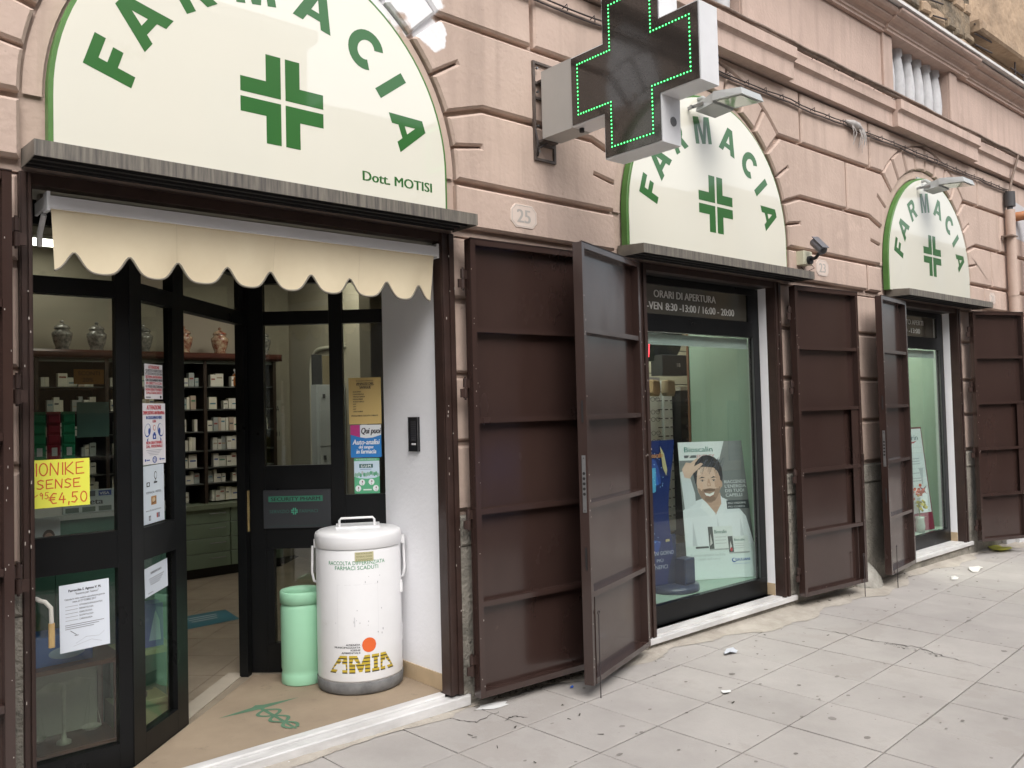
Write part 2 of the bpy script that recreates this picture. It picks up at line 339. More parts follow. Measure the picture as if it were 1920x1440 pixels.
for i in range(-14, 40):
    for j in range(-2, 10):
        u = U0_+DU*(i+.5); v = V0_+DV*(j+.5)
        if v > .35: continue
        p = guv(u, v)
        if p.y > .12 or p.y < -5.0: continue
        px = p-camo.location; f_ = px.dot(Fv); vis = f_ > .3 and abs(px.dot(Rv)/f_) < .72 and -px.dot(Uv)/f_ < .56
        if vis and p.x < 14 and ninst < 290:
            o = bpy.data.objects.new('paving_tile', random.choice(tile_mesh)); COL.objects.link(o); o.parent = pave
            o.matrix_local = Matrix.Translation(p-pave.location+Vector((0, 0, random.uniform(-.0012, .0012)))) @ rot; ninst += 1
        else:
            a, c = DU/2-.0026, abs(DV)/2-.0026
            rest.add([guv(u-a, v-c), guv(u+a, v-c), guv(u+a, v+c), guv(u-a, v+c)], [(0, 1, 2, 3)])
obj('paving_tile', rest, M_pave, pave, kind='stuff')
obj('kerb', MB().add([gxy(-9, -5.2, 0), gxy(40, -5.2, 0), gxy(40, -5.35, -.0), gxy(-9, -5.35, -.0), gxy(-9, -5.35, -.3), gxy(40, -5.35, -.3)], [(0, 3, 2, 1), (3, 4, 5, 2)]), M_grey, kind='structure')
mb = MB(); mb.add([(-60, -5.3, gz(-60, -5.3)-.13), (-60, -120, -2.9+.8), (140, -120, -4.7), (140, -5.3, gz(140, -5.3)-.13)], [(0, 1, 2, 3)]); obj('road', mb, M_road, kind='structure')
mb = MB(); mb.add([gxy(-200, 150, -4), gxy(-200, -200, -.8), gxy(300, -200, -.8), gxy(300, 150, -4)], [(0, 1, 2, 3)]); obj('ground', mb, M_road, kind='structure')
# cement strip where the paving meets the wall, with a ragged edge
mb = MB(); n = 260; top = []; bot = []
for k in range(n+1):
    x = .2+k*(11.4/n)
    edge = -.15-.075*math.sin(x*1.1+1)-.055*math.sin(x*3.7)-.03*math.sin(x*11)-random.uniform(0, .022)
    if x < 2.6: edge = -.08-.03*math.sin(x*5)-random.uniform(0, .012)
    bot.append(gxy(x, edge, .0025)); top.append(gxy(x, .012, .012+.018*max(0, min(1, (x-3)/3))))
mid = [(a*.45+b_*.55)+Vector((0, 0, .003+random.uniform(-.002, .002))) for a, b_ in zip(top, bot)]
vs = top+mid+bot; fs = []
for k in range(n): fs += [(k, n+1+k, n+2+k, k+1), (n+1+k, 2*n+2+k, 2*n+3+k, n+2+k)]
mb.add(vs, fs); obj('cement_strip', mb, M_cement, kind='structure')
# ================================================================== FACADE
CX = [1.735, 5.055, 8.68]; CZ = 2.80; WX0, WX1 = -6, 22
fac = thing('shop_building', (5, 0, 0), 0, 'pink plastered building with rusticated blocks, three arched shop bays and a long grey cornice', 'building')
OPEN = [(.70, 2.745), (4.25, 5.95), (8.02, 9.43)]
# base wall
mb = MB()
xs = [WX0]+[x for o_ in OPEN for x in o_]+[WX1]
for a, b in zip(xs[::2], xs[1::2]): mb.box(a, b, .03, .5, -.6, 2.5)
mb.box(WX0, WX1, .010, .5, 2.5, 4.40)
mb.box(OPEN[0][0], OPEN[0][1], .0301, .35, -.6, .0)
for a, b in OPEN[1:]: mb.box(a, b, .02, .4, -.6, .02)
obj('wall', mb, M_wall, fac)
mb = MB()
for a, b in zip(xs[::2], xs[1::2]):
    mb.box(a, b, -.012, .029, -.6, .83); mb.prism([(a, .835), (b, .835), (b, .995), (a, .995)], .029, -.022, .012)
for a, b in OPEN[1:]: mb.box(a+.001, b-.001, -.006, .019, -.6, .0165)
obj('plinth', mb, M_stucco, fac)
mb = MB(); mb.lathe([(.0, .26), (.06, .25), (.12, .20), (.17, .10), (.20, 0), (.2, -.2)], (7.16, -.0, gz(7.1, 0)-.02), 28); mb.v = [Vector((v.x+.012*math.sin(v.z*40), min(.0, v.y*.75)+.006*math.sin(v.x*50+v.z*33), v.z*.85)) for v in mb.v]
obj('mortar_mound', mb, mat('grey_mortar', (.42, .40, .36), .95, c2=(.26, .25, .22), scale=9, bump=.01, bscale=40), fac)
def block(pts, yf=-.034, bev=.013, yb=.012): obj('stone_block', MB().prism(pts, yb, yf, bev), M_wall, fac)
G = .015
for a, b in zip(xs[::2], xs[1::2]):
    cuts = [a, b]
    if a < 0: cuts = [-6, -4.2, -2.4, -.9, b]
    if b > 20: cuts = [a, 11.2, 13.2, 15.2, 17.2, 19.2, 22]
    for zi, (z0, z1) in enumerate([(1.01, 1.38), (1.38, 1.745), (1.745, 2.15), (2.15, 2.505)]):
        for q0, q1 in zip(cuts, cuts[1:]): block([(q0+(G if q0 != a else .001), z0+G), (q1-(G if q1 != b else .001), z0+G), (q1-(G if q1 != b else .001), z1-G), (q0+(G if q0 != a else .001), z1-G)], .004, .012, .03)
RO, RI = 1.262, 1.035
courses = [(2.53, 2.785), (2.785, 3.215), (3.215, 3.66), (3.66, 4.105)]
vj = {0: [7.385, 9.98+.12], 1: [10.333], 2: [7.056, 10.62], 3: [3.35, 6.32, 7.50, 10.012]}
AB = {1: (0.0, math.asin((3.215-CZ)/RO)), 2: (math.asin((3.215-CZ)/RO), math.asin((3.66-CZ)/RO))}   # the radial joints a course meets at the arch
def archside(cx, ci, sgn):
    """inner edge of a course block that runs up to the arch: radial joint, intrados with one short groove, radial joint (listed bottom to top)"""
    a0, a1 = AB[ci]; pt = lambda r, a, off=0: (cx+sgn*(r*math.cos(a)-off*math.sin(a)), CZ+r*math.sin(a)+off*math.cos(a))
    am = (a0+a1)/2; out = []
    z0, z1 = courses[ci][0]+G, courses[ci][1]-G
    if ci == 2: out.append((cx+sgn*(RO*math.cos(a0)+.03), z0))
    out += [pt(RI, a0, G) if ci == 2 else (cx+sgn*RI, z0)]
    for t in (.33, .66): out.append(pt(RI, a0+(am-a0)*t))
    out += [pt(RI, am, -.009), pt(RO-.035, am, -.006), pt(RO-.035, am, .006), pt(RI, am, .009)]
    for t in (.33, .66): out.append(pt(RI, am+(a1-am)*t))
    out.append(pt(RI, a1, -G)); out.append((cx+sgn*(RO*math.cos(a1)+.03), z1))
    return out
for ci, (z0, z1) in enumerate(courses):
    zz0, zz1 = z0+G, z1-G
    segs = [(-6, CX[0]), (CX[0], CX[1]), (CX[1], CX[2]), (CX[2], 22)]
    for si, (a, b) in enumerate(segs):
        def side(cx, sgn):
            if ci == 0: return [(cx+sgn*RI, zz0), (cx+sgn*RI, zz1)]
            if ci < 3: return archside(cx, ci, sgn)
            return [(cx+sgn*(math.sqrt(max(0, RO*RO-(z-CZ)**2))+.012), z) for z in [zz0+(zz1-zz0)*k/8 for k in range(9)]]
        cuts = sorted([x for x in vj[ci] if a < x < b])
        if si == 0: cuts = [-4.5, -2.8, -1.2]
        if si == 3: cuts = sorted(set(cuts+[12.2+.5*ci, 14.4, 16.6, 18.9]))
        for l, r in zip([None]+cuts, cuts+[None]):
            left = side(a, 1) if (l is None and si > 0) else [((l+G) if l is not None else a, z) for z in (zz0, zz1)]
            right = side(b, -1) if (r is None and si < 3) else [((r-G) if r is not None else b, z) for z in (zz0, zz1)]
            pts = right+left[::-1]
            if max(p[0] for p in right) - min(p[0] for p in left) < .05: continue
            block(pts)
for cx in CX:      # voussoirs over the crown of each arch
    nV = 8; b0 = AB[2][1]
    for k in range(nV):
        a0 = b0+(PI-2*b0)*k/nV; a1 = b0+(PI-2*b0)*(k+1)/nV; g = .013
        inn = [(cx+RI*math.cos(a), CZ+RI*math.sin(a)) for a in [a0+g/RI+(a1-a0-2*g/RI)*t/3 for t in range(4)]]
        ro = RO-.004
        out = [(cx+ro*math.cos(a), min(4.095, CZ+ro*math.sin(a))) for a in [a0+g/ro+(a1-a0-2*g/ro)*t/3 for t in range(4)]]
        block(inn+out[::-1])
    ring = MB(); n = 48     # plain plaster band round the sign
    for r0, r1, yf in ((.955, RI-.012, -.006),):
        vs = []
        for k in range(n+1):
            a = PI*k/n
            vs += [(cx+r0*math.cos(a), yf, CZ+r0*math.sin(a)), (cx+r1*math.cos(a), yf, CZ+r1*math.sin(a))]
        ring.add(vs, [(2*k, 2*k+2, 2*k+3, 2*k+1) for k in range(n)])
    obj('arch_band', ring, M_wall, fac)
# string course and cornice: profiles swept along X with projecting bays
def sweep(name, prof, segs, m):
    mb = MB()
    for a, b, off in segs:
        n = len(prof); vs = [(x, (y-off if y < 0 else y), z) for x in (a, b) for y, z in prof]
        mb.add(vs, [(i, i+1, n+i+1, n+i) for i in range(n-1)]+[tuple(range(n))[::-1], tuple(range(n, 2*n))])
    return obj(name, mb, m, fac)
bays = [(-6, .35, 0), (.35, 2.95, .05), (2.95, 3.8, 0), (3.8, 6.07, .05), (6.07, 7.88, 0), (7.88, 9.79, .05), (9.79, 22, 0)]
sweep('string_course', [(.03, 4.105), (-.085, 4.105), (-.085, 4.235), (-.095, 4.245), (-.12, 4.26), (-.12, 4.345), (-.03, 4.372), (.03, 4.372)], bays, M_cornice)
fr = MB(); nz0, nz1 = 4.372, 5.03; niches = [(.93, 2.27), (4.22, 5.55), (8.07, 9.40)]
e = [WX0]+[x for q in niches for x in q]+[WX1]
for a, b in zip(e[::2], e[1::2]): fr.box(a, b, 0, .5, nz0, nz1)
for a, b in niches: fr.box(a, b, .24, .5, nz0, nz1)
obj('frieze_wall', fr, M_cornice, fac)
for a, b in niches:
    for x0, x1 in ((a-.19, a-.004), (b+.004, b+.19)):
        mb = MB().bbox(x0, x1, -.028, -.001, nz0, nz1-.001, .008); obj('pilaster', mb, M_cornice, fac)
    for k in range(6):
        x = a+.13+k*(b-a-.24)/5
        pr = [(.066, 0), (.066, .03), (.052, .05), (.070, .16), (.078, .28), (.070, .42), (.055, .55), (.048, .585), (.062, .60), (.062, .658)]
        obj('baluster', MB().lathe(pr, (x, .10, nz0), 20), mat('chalky_white', (.60, .60, .61), .8, var=.2, scale=7) if 'chalky_white' not in bpy.data.materials else bpy.data.materials['chalky_white'], fac)
cz = 5.03
prof = [(.3, cz), (-.035, cz), (-.035, cz+.022), (-.05, cz+.03), (-.05, cz+.05), (-.075, cz+.07), (-.105, cz+.078), (-.13, cz+.095), (-.13, cz+.115), (-.17, cz+.125), (-.185, cz+.14), (-.19, cz+.158), (.3, cz+.175)]
sweep('cornice', prof, [(a, b, o_*.6) for a, b, o_ in bays], M_cornice)
mb = MB().box(WX0, WX1, -.235, .95, cz+.1755, cz+.205); obj('cornice_cap', mb, mat('pale_capping', (.66, .64, .62), .7, var=.15, scale=6), fac)
# upper storey set back behind the cornice
up = MB().box(-6, 9.3, .95, 1.4, 5.2, 12.5); obj('upper_wall', up, M_wall, fac)
ob = thing('old_stone_building', (15, 1.0, 0), 0, 'old ochre building with crumbling stone and rusty reinforcement bars above the cornice', 'building')
obj('wall', MB().box(9.3, 26, 1.45, 2.2, 5.15, 14), M_stone2, ob)
obj('pier', MB().box(9.302, 12.9, 1.0, 1.44, 5.2, 14), M_stone, ob)
random.seed(11)
for r in range(13):   # rubble stones standing proud of the pier, irregular
    z = 5.75+r*.21; x = 9.6+random.random()*.2
    while x < 12.7:
        wd = random.uniform(.2, .5)
        if random.random() < .72:
            h_ = random.uniform(.12, .18); d_ = random.uniform(.015, .06)
            p = [(x+random.uniform(0, .03), z+random.uniform(0, .03)), (x+wd-.03, z+random.uniform(0, .04)), (x+wd-.04, z+h_), (x+wd*.5, z+h_+random.uniform(0, .03)), (x+.02, z+h_-random.uniform(0, .03))]
            obj('rubble_stone', MB().prism(p, 1.0, 1.0-d_, .02), random.choice([M_stone, M_stone2]), ob)
        x += wd
mb = MB(); 
mb.prism([(12.95, 6.80), (16.5, 6.80), (16.5, 6.96), (12.95, 6.96)], 1.45, .86, .03); mb.prism([(13.2, 6.55), (16.5, 6.55), (16.5, 6.795), (13.2, 6.795)], 1.45, 1.12, .03)
mb.box(12.95, 16.5, 1.25, 1.449, 6.961, 7.10); obj('balcony_slab', mb, M_stone2, ob)
for zz in (6.90, 6.76, 6.60, 6.44):
    obj('reinforcement_bar', MB().tube([(12.93, .95, zz), (13.5, .93, zz+.02)], .012, 6), M_cabled, ob)
for k, zz in enumerate((6.95, 6.80, 6.62, 6.45)): obj('reinforcement_bar', MB().tube([(11.25+.15*k, .96, zz), (11.75+.1*k, .95, zz+.06)], .012, 6), M_cabled, ob)
obj('window_frame', MB().box(13.25, 13.6, 1.38, 1.449, 7.22, 8.6).box(13.26, 13.3, 1.34, 1.379, 7.2, 8.6), mat('aubergine_shutter', (.07, .03, .035), .6), ob)
obj('hole', MB().tube([(15.0, 1.44, 6.25), (15.0, 1.43, 6.25)], .07, 8), M_dark, ob)
obj('hole', MB().box(11.3, 11.5, .985, .9995, 7.02, 7.2), M_dark, ob)
mb = MB()
for k in range(5): mb.tube([(14.6+k*.35, .98, 5.3), (14.6+k*.35, .98, 6.78-.1*(k % 2))], .012, 6)
for k in range(3): mb.tube([(14.4, .975, 6.0+k*.32), (16.6, .975, 6.0+k*.32)], .010, 6)
obj('wire_grid', mb, M_cabled, ob)
# ================================================================== SIGN ARCHES
def arc_pts(cx, r, z0, n=48):
    return [(cx+r, z0)]+[(cx+r*math.cos(PI*k/n), CZ+r*math.sin(PI*k/n)) for k in range(n+1)]+[(cx-r, z0)]
s_ = .235
LET = {
 'F': (.74, [[(0, 0), (.27, 0), (.27, .37), (.64, .37), (.64, .59), (.27, .59), (.27, .77), (.74, .77), (.74, 1), (0, 1)]]),
 'A': (1.06, [[(0, 0), (.28, 0), (.35, .19), (.71, .19), (.78, 0), (1.06, 0), (.69, 1), (.37, 1)], [(.42, .38), (.53, .70), (.64, .38)]]),
 'R': (.84, [[(0, 0), (.24, 0), (.24, .38), (.38, .38), (.55, .0), (.83, .0), (.62, .42), (.72, .50), (.77, .60), (.78, .72), (.76, .84), (.69, .94), (.58, .99), (.46, 1), (0, 1)], [(.24, .57), (.24, .80), (.43, .80), (.51, .77), (.54, .69), (.51, .60), (.43, .57)]]),
 'M': (1.0, [[(0, 0), (.22, 0), (.22, .72), (.39, 0), (.61, 0), (.78, .72), (.78, 0), (1, 0), (1, 1), (.67, 1), (.50, .32), (.33, 1), (0, 1)]]),
 'I': (.28, [[(0, 0), (.28, 0), (.28, 1), (0, 1)]])}
def cshape():
    out = []; inn = []
    for k in range(23):
        a = math.radians(42+276*k/22); out.append((.48+.52*math.cos(a), .5+.53*math.sin(a))); inn.append((.48+.24*math.cos(a), .5+.27*math.sin(a)))
    return out+inn[::-1]
LET['C'] = (.9, [cshape()])
ANG = [161.5, 144.0, 122.0, 99.0, 75.0, 52.5, 36.6, 19.0]
slabels = ['largest cream half-round FARMACIA sign, over the open doorway, with a doctor name',
           'cream half-round FARMACIA sign partly hidden behind the hanging cross, over the eyeglass window', 'farthest and smallest-looking cream half-round FARMACIA sign, over the last window']
for si, cx in enumerate(CX):
    t = thing('pharmacy_sign', (cx, -.02, 2.57), 0, slabels[si], 'sign', 'half-round pharmacy signs over the bays')
    obj('sign_box', MB().prism(arc_pts(cx, .945, 2.575), -.007, -.058, .004), M_greenr, t)
    obj('sign_face', MB().prism(arc_pts(cx, .928, 2.576), -.0585, -.062), M_cream, t)
    for ch, ad in zip('FARMACIA', ANG):
        cv = Canvas((cx, -.0622, CZ-.052), X, Z)
        a = math.radians(ad); wd, loops = LET[ch]; H = .19; r0 = .655
        ro = Vector((math.cos(a), math.sin(a))); tg = Vector((math.sin(a), -math.cos(a)))
        tr = lambda p: tuple(ro*(r0+p[1]*H)+tg*((p[0]-wd/2)*H))
        cv.poly([tr(p) for p in loops[0]], M_green, 1, [[tr(p) for p in h] for h in loops[1:]]); cv.out('letter', t)
    g, a_, L_ = .011, .083, .203
    for sx in (-1, 1):
        for sz in (-1, 1):
            pts = [(g, g), (L_, g), (L_, a_-.004), (a_, a_-.004), (a_, L_), (g, L_)]
            cv = Canvas((cx, -.0622, CZ), X, Z); cv.poly([(x*sx+.018, z*sz+.178) for x, z in pts], M_green, 1); cv.out('cross_quarter', t)
    if si == 0:
        cv = Canvas((cx, -.0622, CZ), X, Z)
        cv.text('Dott. MOTISI', 2.165-cx, 2.688-CZ, .41, .048, M_green, 1, bold=1); cv.out('name_lettering', t)
# ================================================================== CANOPIES
cl = ['long weathered grey metal canopy ledge over the open doorway', 'weathered grey metal ledge over the eyeglass window, under the second sign', 'weathered grey metal ledge over the last window']
CAN = [(.708, 2.754), (4.077, 6.127), (7.795, 9.806)]
for i, (a, b) in enumerate(CAN):
    t = thing('metal_canopy', ((a+b)/2, -.1, 2.51), 0, cl[i], 'canopy', 'metal canopy ledges under the signs')
    y0 = -.212
    mb = MB(); mb.add([(a, -.001, 2.5861), (b, -.001, 2.5861), (b, y0, 2.571), (a, y0, 2.571)], [(0, 3, 2, 1)]); mb.add([(a, -.001, 2.583), (b, -.001, 2.583), (b, y0, 2.568), (a, y0, 2.568)], [(0, 1, 2, 3)])
    obj('top_sheet', mb, M_canopy, t)
    obj('fascia', MB().box(a, b, y0-.003, y0, 2.512, 2.5715), M_canopy, t)
    for x in (a, b-.004): obj('end_plate', MB().add([(x, -.001, 2.512), (x, y0, 2.512), (x, y0, 2.571), (x, -.001, 2.586), (x+.004, -.001, 2.512), (x+.004, y0, 2.512), (x+.004, y0, 2.571), (x+.004, -.001, 2.586)], [(0, 1, 2, 3), (7, 6, 5, 4), (0, 4, 5, 1), (1, 5, 6, 2), (2, 6, 7, 3)]), M_canopy, t)
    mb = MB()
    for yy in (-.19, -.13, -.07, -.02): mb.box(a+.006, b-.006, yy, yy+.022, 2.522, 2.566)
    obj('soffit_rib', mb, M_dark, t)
# ================================================================== BROWN STEEL DOOR AND WINDOW SURROUNDS
for i, (a, b) in enumerate(OPEN):
    a_ = a; zb = (.072, .058, .058)[i]
    t = thing('steel_surround', ((a+b)/2, 0, zb), 0, ['brown painted steel frame around the open doorway', 'brown steel frame around the eyeglass window', 'brown steel frame around the last window'][i], 'door frame' if i == 0 else 'window frame', 'brown steel frames of the bays')
    for x0, x1 in ((a, a+(.043 if i == 0 else .078)), (b-.085, b)):
        mb = MB().box(x0, x1, -.012, .03 if i == 0 and x0 == a else .06, zb, 2.50)
        xm = (x0+x1)/2
        mb.box(x0+.004, x0+.020, -.022, -.0121, zb, 2.498).box(x1-(.036 if x1-x0 > .05 else .016), x1-.006, -.024, -.0121, zb, 2.498)
        obj('post', mb, M_brownd, t)
        ch = MB()
        for _ in range(14):
            zc = random.uniform(.2, 2.4); xx = random.uniform(x0+.004, x1-.008); ch.box(xx, xx+.0035, -.0265, -.0243, zc, zc+random.uniform(.004, .014))
        obj('paint_chip', ch, M_chip, t, kind='stuff')
    obj('header', MB().box(a+(.0435 if i == 0 else .0785), b-.0855, -.010, .06, 2.455, 2.50), M_brownd, t)
# ================================================================== SHUTTER LEAVES
def shutter(p, ang, wdt, label, lock=False, plate=False, rod=None, H=2.41, z0=.055, side=1):
    """p: front corner of the hinge side; ang: heading of the leaf, degrees from +X; local x along leaf, y = depth behind the framed face"""
    t = thing('steel_shutter', (p[0], p[1], z0), math.radians(ang), label, 'shutter', 'brown steel shutter leaves folded back beside the bays')
    s = side; D = .055
    def B(x0, x1, d0, d1, a, b): 
        return (x0, x1, min(s*d0, s*d1), max(s*d0, s*d1), a, b)
    obj('panel_sheet', MB().box(*B(.004, wdt-.004, D-.006, D-.002, .004, H-.004)), M_brown, t, local=True)
    sw = .032
    for x0 in (0, wdt-sw): obj('stile', MB().box(*B(x0, x0+sw, 0, D-.0065, 0, H)).box(*B(x0 if x0 == 0 else wdt-.0035, x0+.0035 if x0 == 0 else wdt, D-.0064, D, 0, H)), M_brown, t, local=True)
    for nm, zz in (('bottom_rail', 0), ('top_rail', H-sw)): obj(nm, MB().box(*B(sw+.001, wdt-sw-.001, 0, D-.0065, zz, zz+sw)), M_brown, t, local=True)
    for k in range(1, 5):
        zc = H*k/5; obj('rail', MB().box(*B(sw+.001, wdt-sw-.001, .004, D-.0065, zc-.014, zc+.014)), M_brown, t, local=True)
    if plate: obj('lock_plate', MB().box(*B(wdt-sw-.10, wdt-sw-.0015, .012, .016, H*2/5+.0145, H*3/5-.0145)).box(*B(wdt-sw-.10, wdt-sw-.0015, .012, .016, H/5+.0145, H*2/5-.0145)), M_brown, t, local=True)
    if plate: obj('latch', MB().box(*B(wdt-.028, wdt-.006, -.009, -.0005, 1.0, 1.06)).box(*B(wdt-.02, wdt-.013, -.012, -.0095, .96, 1.05)), M_brownd, t, local=True)
    # inner cover strip near the free edge
    obj('cover_strip', MB().box(*B(wdt-sw-.06, wdt-sw-.056, .02, D-.0065, sw, H/5-.0145)), M_brown, t, local=True)
    obj('drip_edge', MB().box(*B(0, wdt, -.004, .012, H+.0005, H+.0045)), M_brownd, t, local=True)
    for zc in (.17, .93, 1.62, 2.20):
        mb = MB(); c = (-.022, s*(D-.012))
        mb.tube([(c[0], c[1], zc-.055), (c[0], c[1], zc-.002)], .0125, 10); mb.tube([(c[0], c[1], zc+.002), (c[0], c[1], zc+.05)], .0125, 10); mb.tube([(c[0], c[1], zc-.064), (c[0], c[1], zc+.058)], .006, 8)
        mb.box(-.021, -.0005, min(s*(D-.02), s*(D-.012)), max(s*(D-.02), s*(D-.012)), zc, zc+.045).box(-.055, -.023, min(s*(D-.02), s*(D-.012)), max(s*(D-.02), s*(D-.012)), zc-.05, zc-.005)
        obj('hinge', mb, M_brownd, t, local=True)
    if lock:
        mb = MB().box(*((wdt+.0005, wdt+.003)+tuple(sorted((s*.012, s*.034)))+(.93, 1.24))); obj('lock_strip', mb, M_steel, t, local=True)
        h = MB()
        for k in range(5): h.tube([(wdt+.0031, s*.023, 1.03+.028*k), (wdt+.0045, s*.023, 1.03+.028*k)], .0085, 10)
        for zc in (.94, 1.225): h.tube([(wdt+.0031, s*.023, zc), (wdt+.004, s*.023, zc)], .003, 6)
        obj('bolt_hole', h, M_dark, t, local=True, kind='stuff')
        for zc in (.62, 1.42): obj('lock_slot', MB().box(*((wdt+.0005, wdt+.004)+tuple(sorted((s*.018, s*.028)))+(zc, zc+.12))), M_dark, t, local=True)
    if rod:
        xx, l0, l1 = rod; mb = MB().tube([(xx, -s*.012, l0), (xx, -s*.012, l1)], .0035, 8)
        mb.tube([(xx+.011*math.sin(2*PI*k/10), -s*.012, l1+.012-.011*math.cos(2*PI*k/10)) for k in range(11)], .003, 6)
        obj('drop_bolt', mb, M_cabled, t, local=True)
    ch = MB()
    for _ in range(26):
        zc = random.uniform(.05, H-.1); xx = random.choice([random.uniform(.002, .03), wdt-random.uniform(.004, .03)]); a, b = sorted((-s*.0008, s*.0003)); ch.box(xx, xx+random.uniform(.0015, .003), a, b, zc, zc+random.uniform(.003, .009))
    obj('paint_chip', ch, M_chip, t, local=True, kind='stuff')
    return t
shutter((2.775, -.12), -3, 1.0, 'wide brown steel shutter leaf lying almost flat on the wall, right of the white bin')
shutter((4.148, -.115), 180+19, .86, 'brown shutter leaf swung out before the wide flat leaf, bare lock strip on edge', lock=True, rod=(.80, -.09, .37), side=-1)
shutter((5.99, -.12), -5, .86, 'brown steel shutter leaf with a latch, folded back just right of the man poster', plate=True, rod=(.79, -.11, .22))
shutter((7.93, -.12), 180+8, .71, 'narrow brown steel shutter leaf standing just left of the last window', lock=True, rod=(.60, -.16, .22), side=-1)
shutter((9.50, -.12), -22.7, .70, 'farthest brown steel shutter leaf, at the right edge above the yellow bag', plate=True)
shutter((.655, -.12), 180+2, 1.0, 'brown steel shutter leaf at the left edge, beside the handwritten yellow price', side=-1)
# ================================================================== THRESHOLD, SILLS
t = thing('marble_threshold', (1.7, 0, 0), 0, 'worn white marble doorstep along the foot of the open doorway', 'doorstep')
obj('step_front', MB().prism([(.70, .002), (2.78, .002), (2.78, .058), (.70, .058)], .03, -.035, .006), M_marble, t)
obj('step_back', MB().prism([(.785, -.01), (2.66, -.01), (2.66, .0715), (.785, .0715)], .085, .0305, .006), M_marble, t)
for i, (a, b) in enumerate(OPEN[1:]):
    t = thing('marble_sill', ((a+b)/2, .05, .02), 0, ['white marble sill under the eyeglass window', 'white marble sill under the last window'][i], 'window sill', 'white marble sills')
    obj('slab', MB().prism([(a-.02, .018), (b+.075, .018), (b+.075, .056), (a-.02, .056)], .0, -.036, .004), M_marble, t)
    obj('slab', MB().box(a+.08, b-.09, .0005, .20, .021, .064), M_marble, t)
# ================================================================== VESTIBULE AND SHOP ROOM
zf = .07
obj('shop_floor', MB().box(-.9, 7.6, .087, 4.95, -.1, zf-.006), M_joint, kind='structure')
sf = bpy.data.objects['shop_floor']
TS = .40; dA = math.radians(45); random.seed(3)
rest = MB()
for i in range(-12, 14):
    for j in range(-12, 14):
        c = Vector((2.2+TS*(i*math.cos(dA)-j*math.sin(dA)), 2.4+TS*(i*math.sin(dA)+j*math.cos(dA))))
        if not(.6 < c.x < 4.2 and .25 < c.y < 4.5) or (c.x > 3.75 and c.y < 2.1): continue
        h = TS/2-.002; q = [(c.x+h*(sx*math.cos(dA)-sy*math.sin(dA)), c.y+h*(sx*math.sin(dA)+sy*math.cos(dA))) for sx, sy in ((-1, -1), (1, -1), (1, 1), (-1, 1))]
        mb = MB().add([(x, y, zf-.0055) for x, y in q]+[(x, y, zf-.002) for x, y in q], [(0, 1, 5, 4), (1, 2, 6, 5), (2, 3, 7, 6), (3, 0, 4, 7), (4, 5, 6, 7)])
        obj('floor_tile', mb, M_tilei, sf)
mb = MB(); mb.add([(.787, .087, zf+.001), (2.688, .087, zf+.001), (2.688, .56, zf+.001), (2.085, 1.10, zf+.001), (1.16, .235, zf+.001), (.787, .235, zf+.001)], [(0, 1, 2, 3, 4, 5)])
dm = obj('entrance_mat', mb, M_mat, label='worn brown entrance mat with a green emblem inside the doorway', cat='doormat')
cv = Canvas((1.87, .55, zf+.0016), X, Y)
# staff with serpent printed on the mat
def pp(*p): return list(p)
cv.poly([(-.215, .0), (-.02, -.022), (0, -.03), (.02, -.022), (.22, .0), (.03, .028), (0, .05), (-.03, .028)], M_caduc)
cv.poly([(-.011, -.03), (.011, -.03), (.006, -.40), (-.006, -.40)], M_caduc, 2)
for sg in (-1, 1): cv.line([(sg*(.062-.10*t_)*math.sin(t_*27), -.05-t_) for t_ in [k*.33/40 for k in range(41)]], .018, M_caduc, 3+sg*.4)
cv.out('printed_emblem', dm)
# threshold strip under the door
dg = Vector((.7071, .7071, 0)); nn = Vector((.7071, -.7071, 0))
obj('door_threshold', MB().obox((1.20, .30, zf-.001), (.707, .707, 0), (-.707, .707, 0), (0, 0, 1), .42, 1.22, .0, .10, 0, .006), mat('beige_stone', (.42, .37, .30), .5, var=.15, scale=6), label='pale stone threshold strip set across the diagonal shop entrance', cat='threshold')
room = thing('shop_room', (2, 3, zf), 0, 'dim cream-walled pharmacy room behind the glazed entrance', 'room')
obj('room_wall', MB().box(-.95, -.8, .5, 5.0, 0, 3.2).box(-.799, 5.55, 4.8, 5.0, 0, 3.2).box(5.4, 5.55, 1.83, 4.799, 0, 3.2).box(4.02, 4.10, .501, 1.70, 0, 3.2).box(4.02, 5.399, 1.701, 1.80, 0, 3.2), M_roomw, room)
obj('room_wall', MB().box(4.18, 4.30, 3.35, 4.799, zf, 3.1), M_roomw, room)
